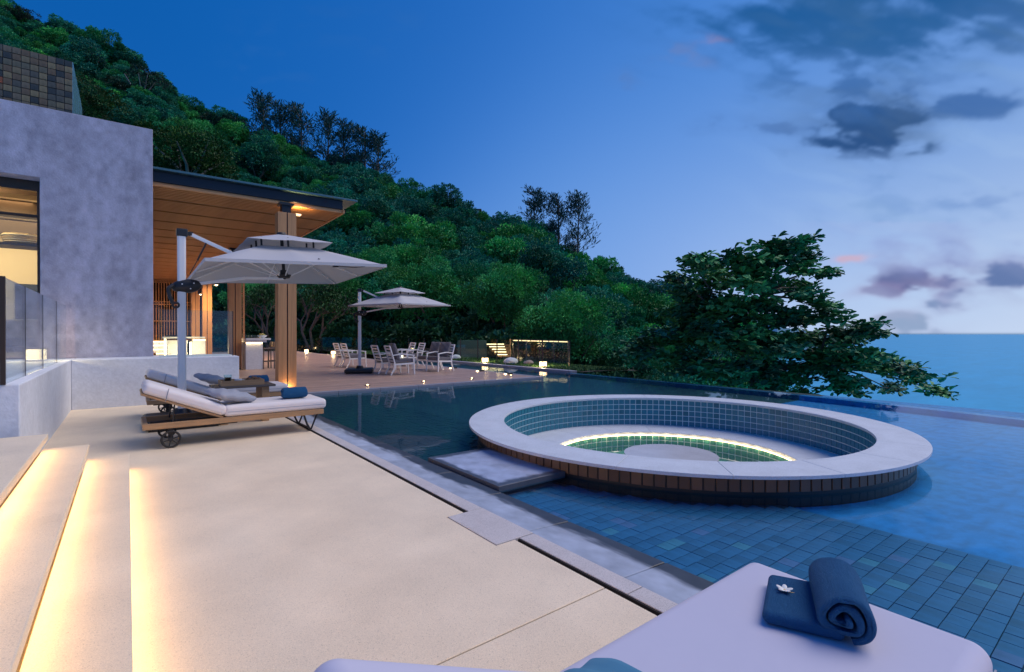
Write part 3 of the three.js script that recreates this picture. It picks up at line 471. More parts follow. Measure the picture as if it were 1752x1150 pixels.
// general light in the pavilion from its pendants
for (const [px, py, d, lab] of [[370, 487, 23, 'black pendant lamp, upper of two hanging under the pavilion ceiling'], [343.5, 503, 26, 'black pendant lamp, lower of two hanging under the pavilion ceiling']]) {
  const q = sight(px, py, d), l = thing('pendant_lamp', lab, 'pendant lamp', [q.x, q.y, q.z]);
  const shade = new THREE.LatheGeometry([[0.03, 0.42], [0.10, 0.40], [0.13, 0.2], [0.12, -0.02], [0.10, -0.02], [0.11, 0.2], [0.02, 0.38]].map((a) => new THREE.Vector2(...a)), 24); part('lamp_shade', shade, mt.black, l); part('cord', rod([0, 0.4, 0], [0, 4.39 - q.y, 0], 0.012), mt.black, l); part('bulb', at(new THREE.SphereGeometry(0.06, 16, 12), 0, 0.0, 0), mt.lampGlow, l);
  pointLight([1, 0.60, 0.26], 30, [q.x, q.y, q.z], 2);
}
{ // bar
  const b = thing('bar_counter', 'pale stone bar counter with a light strip under its top, beside the second post', 'bar counter', [0, 0, 0]);
  part('countertop', bx(3.36, 4.18, 1.07, 1.13, -20.95, -19.95, 0.008), mt.whiteLacquer, b); part('front_panel', bx(3.37, 3.93, 0, 0.96, -20.85, -20.05, 0.006), mt.white, b); part('upper_panel', bx(3.37, 4.05, 0.985, 1.069, -20.85, -20.0), mt.whiteLacquer, b); part('light_strip', bx(3.38, 3.91, 0.962, 0.983, -20.07, -20.03), mt.ledGlow, b);
  areaLight(0.55, 0.03, [1, 0.7, 0.34], 14, [3.64, 0.97, -20.02], [3.64, 0.2, -19.8]);
  const st = thing('back_bar', 'white back bar of open boxes edged with light behind the glass', 'bar', [0, 0, 0]); const bz = -25;
  part('shelf_top', bx(1.15, 2.65, 1.10, 1.17, bz - 0.6, bz, 0.006), mt.whiteLacquer, st); part('front_panel', bx(1.32, 2.0, 0, 0.88, bz - 0.5, bz - 0.05), mt.white, st); part('drawer_front', bx(1.30, 2.02, 0.885, 1.02, bz - 0.5, bz + 0.0, 0.005), mt.whiteLacquer, st); part('side_panel', bx(2.18, 2.66, 0, 1.0, bz - 0.5, bz - 0.02), mt.white, st);
  part('light_strip', M([bx(1.2, 1.27, 0.05, 1.09, bz - 0.05, bz + 0.0), bx(2.08, 2.15, 0.05, 0.95, bz - 0.05, bz), bx(2.2, 2.66, 1.01, 1.06, bz - 0.04, bz + 0.0)]), mt.softGlow, st);
  pointLight([1, 0.7, 0.34], 1.6, [1.7, 0.6, bz + 0.5], 3); pointLight([1, 0.7, 0.34], 1.0, [2.4, 0.7, bz + 0.5], 3);
  // lit stair at the back
  const s = thing('lit_stair', 'short stair of four steps with bright lit nosings behind the glass', 'stair');
  for (let k = 0; k < 4; k++) { const y = 0.36 + k * 0.19, z = -29.6 - k * 0.3, x0 = 1.75 - 0.35 - k * 0.28, x1 = 2.38; part('step', bx(x0 - 0.3, x1, y - 0.19, y - 0.05, z - 0.32, z, 0.005), mt.white, s); part('light_strip', bx(x0 - 0.3, x1, y - 0.05, y + 0.0, z - 0.05, z + 0.0), mt.softGlow, s); areaLight(1.4, 0.05, [1, 0.7, 0.34], 8, [1.7, y - 0.03, z + 0.03], [1.7, y - 0.6, z + 0.7]); }
}
function stool(x, z, turn, label) {
  const s = thing('bar_stool', label, 'bar stool', [x, 0, z], turn);
  part('seat', bx(-0.2, 0.2, 0.72, 0.77, -0.2, 0.2, 0.02), mt.greyWood, s); part('backrest', bx(-0.2, 0.2, 0.80, 1.0, 0.17, 0.20, 0.01), mt.teak, s);
  for (const a of [-1, 1]) for (const c of [-1, 1]) part('leg', bar([a * 0.19, 0, c * 0.19], [a * 0.175, c > 0 ? 0.98 : 0.72, c * 0.175], 0.035, 0.035), mt.greyWood, s);
  part('footrest', M([bx(-0.18, 0.18, 0.26, 0.29, -0.19, -0.165), bx(-0.18, 0.18, 0.26, 0.29, 0.165, 0.19), bx(-0.19, -0.165, 0.26, 0.29, -0.18, 0.18), bx(0.165, 0.19, 0.26, 0.29, -0.18, 0.18)]), mt.greyWood, s);
}
stool(4.12, -20.25, Math.PI / 2 + 0.1, 'dark wooden bar stool, left one of two at the bar end'); stool(4.42, -20.62, Math.PI / 2 - 0.15, 'dark wooden bar stool, right one of two at the bar end');
for (const [x, y, z, lab] of [[3.62, 1.13, -20.25, 'short row of small glasses, bar counter left end'], [4.0, 1.13, -20.5, 'pale bowl of fruit on the bar counter top']]) {
  const t = thing(lab.includes('bowl') ? 'bowl' : 'glass_tray', lab, lab.includes('bowl') ? 'bowl' : 'tray', [x, y, z]);
  if (lab.includes('bowl')) { part('bowl', new THREE.LatheGeometry([[0.05, 0], [0.14, 0.06], [0.17, 0.11], [0.16, 0.11], [0.12, 0.06], [0.0, 0.015]].map((a) => new THREE.Vector2(...a)), 24), mt.whiteLacquer, t); for (let k = 0; k < 5; k++) part('fruit', at(new THREE.SphereGeometry(0.05, 12, 10), 0.07 * Math.cos(k * 1.26), 0.10 + 0.01 * k, 0.07 * Math.sin(k * 1.26)), mat([0.35, 0.30, 0.08], 0.5), t); }
  else { part('tray', bx(-0.25, 0.25, 0, 0.02, -0.1, 0.1, 0.005), mt.greyWood, t); for (let k = 0; k < 5; k++) part('glass', new THREE.LatheGeometry([[0.0, 0.021], [0.03, 0.021], [0.036, 0.12], [0.032, 0.12], [0.026, 0.03]].map((a) => new THREE.Vector2(...a)), 16), mt.glass, t, [-0.2 + k * 0.1, 0, 0]); }
}
// ------------------------------------------------------------------ sun loungers, towels, pillows, table
function cushionGeo(w, h, d, puff = 0.25) {                     // a stuffed pillow: full in the middle, thin at the seams
  const g = new THREE.SphereGeometry(1, 40, 28), p = g.attributes.position;
  for (let i = 0; i < p.count; i++) {
    let x = p.getX(i), y = p.getY(i), z = p.getZ(i); const sq = (v) => Math.sign(v) * Math.pow(Math.abs(v), 0.55);
    const r = Math.hypot(x, z) || 1e-6, k = Math.max(Math.abs(x), Math.abs(z)) / r; const ax = x / Math.max(k, 0.72), az = z / Math.max(k, 0.72);
    const edge = Math.max(Math.abs(ax), Math.abs(az)), th = Math.sign(y) * Math.pow(Math.abs(y), 0.8) * (1 - 0.15 * edge);
    p.setXYZ(i, ax * w / 2 * (1 - puff * 0.12 * (1 - edge)), th * h / 2 + 0.006 * Math.sin(ax * 9 + az * 5), az * d / 2);
  }
  g.computeVertexNormals(); return metre(g);
}
function slabCushion(w, h, d, r = 0.05) {                       // mattress: rounded edges, very slightly domed
  const g = new RoundedBoxGeometry(w, h, d, 12, r), p = g.attributes.position;
  for (let i = 0; i < p.count; i++) { const x = p.getX(i) / w * 2, z = p.getZ(i) / d * 2; if (p.getY(i) > 0) p.setY(i, p.getY(i) + 0.014 * (1 - x * x) * (1 - z * z) + 0.020 * (fbm(p.getX(i) * 3.4 + 20, p.getZ(i) * 3.0 + 20, 3) - 0.5)); }
  g.computeVertexNormals(); return metre(g);
}
function lounger(label, pos, hinge, len, rise, cover = mt.mattress) {
  // runs along x: head at 0, foot at 2.0; width in z from 0 (near side) to -0.70
  const t = thing('sun_lounger', label, 'sun lounger', pos, 0, 'sun loungers along the pool');
  const W = 0.70, zc = -W / 2;
  for (const z of [-0.02, -W + 0.02]) part('side_rail', bx(0.04, 2.0, 0.225, 0.29, z - 0.022, z + 0.022, 0.006), mt.teak, t);
  part('end_rail', bx(0.04, 0.09, 0.225, 0.285, -W + 0.043, -0.043, 0.006), mt.teak, t); part('end_rail', bx(1.955, 2.0, 0.225, 0.285, -W + 0.043, -0.043, 0.006), mt.teak, t);
  for (let k = 0; k < 11; k++) part('slat', bx(hinge + 0.03 + k * (1.9 - hinge) / 11, hinge + 0.09 + k * (1.9 - hinge) / 11, 0.262, 0.284, -W + 0.044, -0.044, 0.003), mt.teak, t);
  part('under_tray', bx(0.12, 0.98, 0.205, 0.224, -W + 0.06, -0.06, 0.004), mt.darkSteel, t);
  part('mattress', at(slabCushion(2.04 - hinge, 0.135, W), (hinge + 2.04) / 2, 0.358, zc), cover, t);
  part('piping', M([bx(hinge + 0.04, 2.03, 0.35, 0.356, -0.001, 0.0035), bx(2.037, 2.0425, 0.35, 0.356, -W + 0.05, -0.05)]), mt.pillow, t);
  // raised back, turned about its hinge
  const b = part('backrest_frame', M([bx(-len, 0, -0.012, 0.014, -0.07, -0.025), bx(-len, 0, -0.012, 0.014, -W + 0.025, -W + 0.07), ...Array.from({ length: 7 }, (_, k) => bx(-len + k * len / 7, -len + k * len / 7 + 0.06, -0.01, 0.012, -W + 0.07, -0.07))]), mt.teak, t, [hinge - 0.01, 0.292, 0], [0, 0, -rise]);
  part('back_mattress', at(slabCushion(len + 0.02, 0.125, W), -len / 2, 0.078, zc), cover, b);
  part('tie_cord', M([rod([-len * 0.72, 0.0, 0.004], [-len * 0.75, 0.145, 0.004], 0.004)]), mt.pillow, b);
  const ex = hinge - Math.cos(rise) * len * 0.62, ey = 0.29 + Math.sin(rise) * len * 0.62;
  for (const z of [-0.06, -W + 0.06]) part('stay', rod([ex, ey, z], [0.32, 0.26, z], 0.008), mt.darkSteel, t);
  // wheels at the head, bent steel foot at the other end
  for (const z of [0.0, -W]) {
    const y = 0.10, R = 0.10, wheel = part('wheel', at(new THREE.TorusGeometry(R - 0.012, 0.012, 10, 40), 0, 0, 0), mt.rubber, t, [0.30, y, z]);
    part('hub', at(new THREE.CylinderGeometry(0.022, 0.022, 0.05, 16), 0, 0, 0, Math.PI / 2), mt.rubber, wheel);
    for (let k = 0; k < 6; k++) { const a = k * Math.PI / 3 + 0.3; part('spoke', rod([0.012 * Math.cos(a), 0.012 * Math.sin(a), 0], [(R - 0.014) * Math.cos(a), (R - 0.014) * Math.sin(a), 0], 0.007, 0.006, 6), mt.rubber, wheel); }
    part('wheel_fork', bx(0.275, 0.325, 0.10, 0.226, z < -0.3 ? z + 0.03 : z - 0.055, z < -0.3 ? z + 0.055 : z - 0.03, 0.004), mt.darkSteel, t);
  }
  part('axle', rod([0.30, 0.10, 0.02], [0.30, 0.10, -W - 0.02], 0.009), mt.darkSteel, t);
  part('foot_frame', M([tube([[1.76, 0.224, -0.06], [1.80, 0.10, -0.06], [1.84, 0.025, -0.06], [1.86, 0.018, -0.14], [1.86, 0.018, -W + 0.14], [1.84, 0.025, -W + 0.06], [1.80, 0.10, -W + 0.06], [1.76, 0.224, -W + 0.06]], 0.013, 60), ...[-0.06, -W + 0.06].map((z) => rod([1.93, 0.224, z], [1.85, 0.025, z], 0.012))]), mt.darkSteel, t);
  return t;
}
const RISE = 0.40;
lounger('cream sun lounger on black wheels, nearer one under the big parasol', [0.09, 0, -6.86], 0.83, 0.86, RISE);
lounger('cream sun lounger against the white wall, farther one under the big parasol', [0.19, 0, -9.28], 0.83, 0.86, RISE);
lounger('large lounger by the camera at the bottom edge, dusk light coloured into its cover', [-0.10, 0, -0.28], 0.93, 0.66, 0.455, mt.lavender);

function pillow(label, pos, rot, m = mt.pillow, w = 0.46, d = 0.40, h = 0.15) { return solo('pillow', cushionGeo(w, h, d), m, label, 'pillow', pos, rot); }
pillow('grey scatter pillow on the nearer cream lounger', [1.02, 0.53, -7.10], [0.10, 0.35, -0.22]);
pillow('grey scatter pillow on the farther cream lounger', [1.12, 0.55, -9.46], [0.14, 0.35, -0.30]);
pillow('blue pillow at the bottom edge, on the foreground lounger', [0.82, 0.50, -0.62], [0.06, 0.3, -0.35], mt.bluePillow, 0.40, 0.42, 0.17);

function towelRoll(label, pos, turn, R, L, flap) {
  const t = thing('rolled_towel', label, 'towel', pos, turn, 'blue rolled towels');
  // spiral sheet with thickness, squashed a little by its weight
  const sh = new THREE.Shape(), turns = 2.35, N = 150, inn = [], out = [];
  for (let i = 0; i <= N; i++) { const k = i / N, a = -Math.PI / 2 - 0.3 + (k - 1) * turns * 2 * Math.PI, rad = R * (0.20 + 0.80 * Math.pow(k, 0.95)) * (1 + 0.045 * Math.sin(a * 2 + 1) * (1.3 - k) + 0.03 * Math.sin(a * 3 + 2) * (1.4 - k)), th = R * 0.285 * (0.88 + 0.12 * Math.sin(a * 1.7)); const q = 1 - 0.12 * Math.max(0, -Math.sin(a)); out.push([Math.cos(a) * rad * 1.06, Math.sin(a) * rad * q]); inn.push([Math.cos(a) * Math.max(rad - th, 0.002) * 1.06, Math.sin(a) * Math.max(rad - th, 0.002) * q]); }
  out.forEach((p, i) => i ? sh.lineTo(...p) : sh.moveTo(...p)); inn.reverse().forEach((p) => sh.lineTo(...p));
  const g = new THREE.ExtrudeGeometry(sh, { depth: L - 0.02, steps: 22, bevelEnabled: true, bevelThickness: 0.010, bevelSize: 0.009, bevelOffset: -0.009, bevelSegments: 4 });
  g.translate(0, 0, -L / 2 + 0.010); const p = g.attributes.position;
  for (let i = 0; i < p.count; i++) { const x = p.getX(i), y = p.getY(i), z = p.getZ(i), a = Math.atan2(y, x), k = 1 + 0.022 * Math.sin(z * 21 + a * 2) + 0.030 * (fbm(z * 26 + 5, a * 1.6 + 9, 3) - 0.5) - 0.04 * (Math.abs(z) / L * 2) ** 4; p.setXYZ(i, x * k, y * k, z + 0.008 * Math.sin(a * 2 + 1) * Math.sign(z) + 0.010 * (fbm(x * 30 + 4, y * 30 + 7, 2) - 0.5)); }
  g.rotateY(Math.PI / 2); g.translate(0, R * 0.93, 0); g.computeVertexNormals();
  part('roll', metre(g), mt.towel, t);
  if (flap) {
    const f = new RoundedBoxGeometry(L * 0.94, 0.044, flap, 14, 0.020), q = f.attributes.position;
    for (let i = 0; i < q.count; i++) { const x = q.getX(i), z = q.getZ(i); q.setY(i, q.getY(i) * (1.0 - 0.25 * clamp(-z / flap)) + 0.005 * (fbm(x * 34 + 3, z * 5 + 2, 3) - 0.5) * 2 + 0.006 * clamp(Math.abs(x) / L * 2) ** 3); q.setZ(i, z + 0.010 * Math.sin(x * 17)); }
    f.translate(0, 0.022, -flap / 2 + 0.015); f.computeVertexNormals(); part('flap', metre(f), mt.towel, t);
  }
  return t;
}
towelRoll('thick blue rolled towel with a folded flap and white flower, on the foreground lounger', [1.715, 0.425, -0.600], 0.447, 0.079, 0.30, 0.21);
towelRoll('teal blue rolled towel at the foot of the nearer cream lounger', [1.78, 0.430, -7.12], -0.05, 0.085, 0.30, 0.16);
towelRoll('teal blue rolled towel at the foot of the farther cream lounger', [1.80, 0.430, -9.55], -0.05, 0.085, 0.30, 0.14);
{
  const f = thing('frangipani_flower', 'small white and yellow flower lying on the blue towel flap', 'flower', [1.672, 0.470, -0.735], 0.4);
  const pet = new THREE.SphereGeometry(1, 12, 8); pet.scale(0.014, 0.003, 0.008); pet.translate(0.013, 0, 0);
  const w = mat([0.85, 0.83, 0.78], 0.6), y = mat([0.80, 0.50, 0.16], 0.6); for (let k = 0; k < 5; k++) part('petal', pet, w, f, [0, 0.004, 0], [0, k * 1.257, 0.35]);
  part('flower_centre', at(new THREE.SphereGeometry(0.005, 10, 8), 0, 0.004, 0), y, f); part('stem', rod([0, 0.002, 0], [0.008, -0.001, 0.034], 0.0018), y, f);
}
{ // side table between the loungers with its tray
  const t = thing('side_table', 'low wooden side table between the two cream loungers', 'table', [1.36, 0, -8.35]);
  for (let k = 0; k < 6; k++) part('plank', bx(-0.40, 0.40, 0.515, 0.545, -0.27 + k * 0.09, -0.27 + k * 0.09 + 0.086, 0.004), mt.greyWood, t);
  for (const x of [-0.27, 0.27]) part('leg', bx(x - 0.05, x + 0.05, 0, 0.514, -0.22, 0.22, 0.006), mt.teak, t);
  const r = thing('serving_tray', 'wooden serving tray with cups and snacks on the low side table', 'tray', [1.34, 0.545, -8.33]);
  part('tray_base', bx(-0.28, 0.28, 0, 0.014, -0.17, 0.17), mt.teak, r); part('rim', M([bx(-0.28, 0.28, 0.014, 0.075, 0.155, 0.17), bx(-0.28, 0.28, 0.014, 0.075, -0.17, -0.155), bx(-0.28, -0.265, 0.014, 0.075, -0.155, 0.155), bx(0.265, 0.28, 0.014, 0.075, -0.155, 0.155)]), mt.teak, r);
  const pot = thing('iced_drink', 'dark iced drink in a clear glass on the serving tray', 'drink', [1.16, 0.5605, -8.30]); part('glass', new THREE.LatheGeometry([[0, 0], [0.045, 0], [0.055, 0.14], [0.05, 0.14], [0.041, 0.008], [0, 0.008]].map((a) => new THREE.Vector2(...a)), 24), mt.glass, pot); part('drink', at(new THREE.CylinderGeometry(0.046, 0.039, 0.09, 20), 0, 0.056, 0), mat([0.05, 0.02, 0.012], 0.1), pot);
  const cup = thing('cup', 'white cup on the serving tray beside the drink', 'cup', [1.29, 0.5605, -8.27]); part('bowl', new THREE.LatheGeometry([[0, 0], [0.028, 0], [0.045, 0.035], [0.05, 0.075], [0.045, 0.075], [0.03, 0.012], [0, 0.01]].map((a) => new THREE.Vector2(...a)), 24), mt.whiteLacquer, cup); part('handle', at(new THREE.TorusGeometry(0.02, 0.005, 8, 16), 0.062, 0.042, 0), mt.whiteLacquer, cup);
  const sn = thing('snack_dish', 'heap of brown snacks along the serving tray', 'snacks', [1.50, 0.5605, -8.33]); part('dish', bx(-0.10, 0.10, 0, 0.03, -0.11, 0.11, 0.01), mt.greyWood, sn); const rr = rng(8), nut = [mat([0.30, 0.15, 0.06], 0.7), mat([0.20, 0.09, 0.035], 0.7)]; for (let k = 0; k < 26; k++) { const g = new THREE.DodecahedronGeometry(0.022 + 0.012 * rr(), 0); part('snack', g, nut[k % 2], sn, [(rr() - 0.5) * 0.16, 0.04 + 0.03 * rr(), (rr() - 0.5) * 0.18], [rr() * 3, rr() * 3, 0]); }
}

// ------------------------------------------------------------------ parasols
function parasol(label, pos) {
  const t = thing('parasol', label, 'parasol', pos, 0, 'cantilever parasols with double canopies');
  part('base', M([bx(-0.45, 0.45, 0.02, 0.15, -0.45, 0.45, 0.05), bx(-0.40, 0.40, 0.0, 0.05, -0.40, 0.40)]), mt.black, t);
  part('base_joint', M([bx(-0.452, 0.452, 0.06, 0.064, -0.004, 0.004), at(new THREE.CylinderGeometry(0.10, 0.14, 0.10, 24), 0, 0.19, 0)]), mt.darkSteel, t);
  part('pole', metre(at(new RoundedBoxGeometry(0.105, 2.55, 0.085, 3, 0.03), 0, 1.455, 0)), mt.whiteMetal, t);
  part('pole_cap', M([bx(-0.065, 0.075, 2.68, 2.79, -0.055, 0.055, 0.02), bx(0.03, 0.14, 2.70, 2.76, -0.02, 0.02, 0.008)]), mt.black, t);
  const cx = 1.325, cy = 2.24, cz = 0.14, A = 1.185, H = 0.50, tilt = [-0.03, 0, 0.05];
  part('crank_case', M([(() => { const g = new THREE.SphereGeometry(1, 24, 16); g.scale(0.19, 0.10, 0.085); return at(g, 0.06, 1.98, 0, 0, 0, 0.15); })(), tube([[-0.10, 1.98, 0.05], [-0.16, 1.93, 0.07], [-0.15, 1.84, 0.08], [-0.12, 1.75, 0.09], [-0.09, 1.71, 0.09]], 0.026, 20)]), mt.black, t);
  part('crank_handle', at(new THREE.TorusGeometry(0.035, 0.014, 10, 24), -0.075, 1.70, 0.09), mt.black, t);
  for (const [x, y] of [[0.0, 2.0], [0.14, 2.02], [0.10, 1.94]]) part('bolt', at(new THREE.CylinderGeometry(0.009, 0.009, 0.01, 12), x, y, 0.083, Math.PI / 2), mt.whiteMetal, t);
  part('arm', M([bar([0.10, 2.73, 0.0], [0.62, 2.50, 0.05], 0.035, 0.05), bar([0.62, 2.50, 0.05], [0.78, 2.43, 0.07], 0.05, 0.03)]), mt.whiteMetal, t);
  part('lower_arm', M([bar([0.14, 2.01, 0], [0.80, 2.14, 0.07], 0.045, 0.045), bar([0.80, 2.14, 0.07], [cx, 2.16, cz], 0.04, 0.04)]), mt.whiteMetal, t);
  part('gas_strut', M([rod([0.30, 2.62, 0.02], [0.19, 2.36, 0.01], 0.012), rod([0.19, 2.36, 0.01], [0.10, 2.16, 0.0], 0.006)]), mt.black, t);
  // canopy: eight panels falling from the vent to a square rim, sagging between ribs
  const N = 12, pos3 = [], idx = [], h = (s) => H * (1 - Math.pow(s, 1.06)), cv = 0.30;
  const rim = (a) => { const k = 1 / Math.max(Math.abs(Math.cos(a)), Math.abs(Math.sin(a))); return [Math.cos(a) * k, Math.sin(a) * k]; };
  const NA = 64;
  for (let j = 0; j <= N; j++) for (let i = 0; i <= NA; i++) { const a = i / NA * 2 * Math.PI, s = lerp(cv, 1, j / N), [x, z] = rim(a), ph = (i % 8) / 8, sag = 0.028 * Math.sin(ph * Math.PI) * Math.sin((s - cv) / (1 - cv) * 2.4); pos3.push(x * A * s, h(s) - sag, z * A * s); }
  for (let j = 0; j < N; j++) for (let i = 0; i < NA; i++) { const a = j * (NA + 1) + i; idx.push(a, a + 1, a + NA + 1, a + 1, a + NA + 2, a + NA + 1); }
  const g0 = new THREE.BufferGeometry(); g0.setAttribute('position', new THREE.Float32BufferAttribute(pos3, 3)); g0.setIndex(idx); g0.computeVertexNormals();
  const can = part('canopy', metre(g0), mt.canopy, t, [cx, cy, cz], tilt);
  const hem = []; for (let i = 0; i < 64; i++) { const a = i / 64 * 2 * Math.PI, b = (i + 1) / 64 * 2 * Math.PI, [x0, z0] = rim(a), [x1, z1] = rim(b); hem.push(bar([x0 * A, -0.004, z0 * A], [x1 * A, -0.004, z1 * A], 0.008, 0.045)); } part('hem', M(hem), mt.canopy, can);
  // vent: a smaller pyramid floating over the opening
  const vp = [], vi = []; for (let j = 0; j <= 6; j++) for (let i = 0; i <= 32; i++) { const a = i / 32 * 2 * Math.PI, s = j / 6 * 0.50, [x, z] = rim(a); vp.push(x * A * s, H + 0.115 - 0.20 * (j / 6) - 0.012 * Math.sin((i % 4) / 4 * Math.PI) * j / 6, z * A * s); } for (let j = 0; j < 6; j++) for (let i = 0; i < 32; i++) { const a = j * 33 + i; vi.push(a, a + 1, a + 33, a + 1, a + 34, a + 33); }
  const g1 = new THREE.BufferGeometry(); g1.setAttribute('position', new THREE.Float32BufferAttribute(vp, 3)); g1.setIndex(vi); g1.computeVertexNormals(); part('vent', metre(g1), mt.canopy, can);
  part('finial', at(new THREE.CylinderGeometry(0.055, 0.075, 0.03, 20), 0, H + 0.12, 0), mt.black, can); part('mast', rod([0, -0.09, 0], [0, H + 0.1, 0], 0.025), mt.black, can); part('hub', M([at(new THREE.CylinderGeometry(0.11, 0.08, 0.05, 20), 0, -0.05, 0), at(new THREE.CylinderGeometry(0.05, 0.06, 0.10, 16), 0, 0.0, 0)]), mt.black, can);
  for (let k = 0; k < 8; k++) { const a = k * Math.PI / 4, [x, z] = rim(a); part('rib', bar([x * A * 0.1, h(0.1) - 0.06, z * A * 0.1], [x * A * 0.985, h(0.985) - 0.018, z * A * 0.985], 0.016, 0.022), mt.whiteMetal, can); part('strut', bar([x * 0.09, -0.04, z * 0.09], [x * A * 0.5, h(0.5) - 0.05, z * A * 0.5], 0.014, 0.018), mt.whiteMetal, can); part('vent_stay', rod([x * A * 0.31, h(0.31), z * A * 0.31], [x * A * 0.31, H + 0.115 - 0.2 * 0.62, z * A * 0.31], 0.014), mt.black, can); }
  part('tie_strap', M([tube([[0.78, 0.13, 0.10], [0.55, 0.135, 0.5], [0.25, 0.10, 0.95]], 0.006, 14, 5), tube([[0.78, 0.13, 0.10], [0.95, 0.07, 0.4], [1.0, 0.03, 0.8]], 0.006, 14, 5), bx(0.74, 0.82, 0.11, 0.15, 0.07, 0.13)]), mt.darkSteel, can);
  return t;
}
const um = parasol('large cream cantilever parasol shading the two sun loungers', [0.615, 0, -8.5]);
{ const c = copyOf(um, [6.1, 0, -16.2], -0.43, 'smaller-looking cream cantilever parasol beside the white chairs on the timber deck'); const q = c.children.find((m) => m.name === 'canopy'); q.rotation.set(0, Math.PI / 4, 0.02); }

// ------------------------------------------------------------------ white garden chairs on the deck
function chair(label, pos, turn, group) {                        // faces +x at turn 0
  const t = thing('garden_chair', label, 'chair', pos, turn, group);
  const W = 0.62, hw = W / 2;
  for (const s of [-1, 1]) {
    const z = s * (hw - 0.02);
    part('rear_leg', M([bar([-0.42, 0, z], [-0.31, 0.22, z], 0.04, 0.045), bar([-0.31, 0.22, z], [-0.30, 0.40, z], 0.04, 0.045), bar([-0.30, 0.39, z], [-0.46, 0.92, z], 0.04, 0.04)]), mt.whiteMetal, t);
    part('front_leg', bar([0.34, 0, z], [0.31, 0.60, z], 0.045, 0.045), mt.whiteMetal, t);
    part('armrest', M([bar([-0.385, 0.62, z], [-0.05, 0.655, z], 0.05, 0.03), bar([-0.06, 0.655, z], [0.34, 0.61, z], 0.05, 0.03)]), mt.whiteMetal, t);
    part('seat_rail', bar([-0.30, 0.33, z], [0.32, 0.36, z], 0.035, 0.05), mt.whiteMetal, t);
  }
  part('front_rail', bar([0.315, 0.35, -hw + 0.04], [0.315, 0.35, hw - 0.04], 0.035, 0.05), mt.whiteMetal, t);
  for (let k = 0; k < 6; k++) { const f = 0.06 + k * 0.178; part('back_slat', at(new RoundedBoxGeometry(0.018, 0.052, W - 0.078, 1, 0.006), -0.30 - 0.16 * f, 0.40 + 0.53 * f, 0, 0, 0, 0.29), mt.whiteMetal, t); }
  part('seat_cushion', at(slabCushion(0.62, 0.13, W - 0.085, 0.04), 0.015, 0.435, 0, 0, 0, 0.04), mt.greyCushion, t);
  return t;
}
const CG = 'white slatted garden chairs with grey cushions on the deck';
const c0 = chair('white slatted chair nearest the pool, grey cushion, back turned to the loungers', [6.95, 0, -14.85], -0.12, CG);
const chairSpots = [[6.85, -15.68, -0.05, 'white slatted chair just behind the nearest one, partly hidden by it'], [6.98, -19.9, 0.0, 'white slatted chair at the far left of the deck, left of the parasol pole'], [7.0, -19.1, 0.0, 'white slatted chair right beside the farthest left one, crossed by the parasol pole'], [8.62, -15.35, Math.PI + 0.25, 'white slatted chair at the right deck corner, nearest the water, big grey pillow'], [8.66, -16.15, Math.PI + 0.15, 'white slatted chair at the right, beside the corner one, with a big grey pillow'], [9.1, -19.3, Math.PI - 0.1, 'white slatted chair at the back of the group, left of two seen empty'], [9.1, -18.45, Math.PI - 0.1, 'white slatted chair at the back of the group, right of two seen empty']];
for (const [x, z, a, l] of chairSpots) copyOf(c0, [x, 0, z], a, l);
const backPillow = (x, z, turn, l) => { const q = solo('back_pillow', cushionGeo(0.56, 0.20, 0.5), mt.greyCushion, l, 'pillow', [x, 0.73, z]); q.rotation.order = 'YXZ'; q.rotation.y = turn; q.rotation.z = -Math.PI / 2 + 0.30; };
backPillow(6.95 - 0.24, -14.85, -0.12, 'grey back pillow leaning in the chair nearest the pool');
backPillow(8.62 + 0.23, -15.40, Math.PI + 0.25, 'big grey back pillow, right of two in the right corner chairs');
backPillow(8.66 + 0.23, -16.18, Math.PI + 0.15, 'big grey back pillow, left of two in the right corner chairs');
{
  const t = thing('coffee_table', 'low white coffee table amid the garden chairs', 'table', [7.9, 0, -17.2]);
  for (let k = 0; k < 7; k++) part('slat', bx(-0.35 + k * 0.10, -0.35 + k * 0.10 + 0.09, 0.40, 0.42, -0.6, 0.6, 0.004), mt.whiteMetal, t); for (const x of [-0.32, 0.32]) for (const z of [-0.55, 0.55]) part('leg', bx(x - 0.02, x + 0.02, 0, 0.399, z - 0.02, z + 0.02), mt.whiteMetal, t);
  [[7.8, -17.4, 'small candle glass, left one on the coffee table'], [8.05, -17.1, 'small candle glass, right one on the coffee table']].forEach(([x, z, l]) => { const c = thing('candle_glass', l, 'candle', [x, 0.42, z]); part('glass', new THREE.LatheGeometry([[0, 0], [0.045, 0], [0.05, 0.12], [0.046, 0.12], [0.041, 0.006], [0, 0.006]].map((a) => new THREE.Vector2(...a)), 20), mt.glass, c); part('candle_flame', at(new THREE.SphereGeometry(0.028, 12, 10), 0, 0.05, 0), mt.lampGlow, c); });
  pointLight([1, 0.66, 0.3], 0.03, [7.8, 0.47, -17.4], 0.5); pointLight([1, 0.66, 0.3], 0.03, [8.05, 0.47, -17.1], 0.5);
}
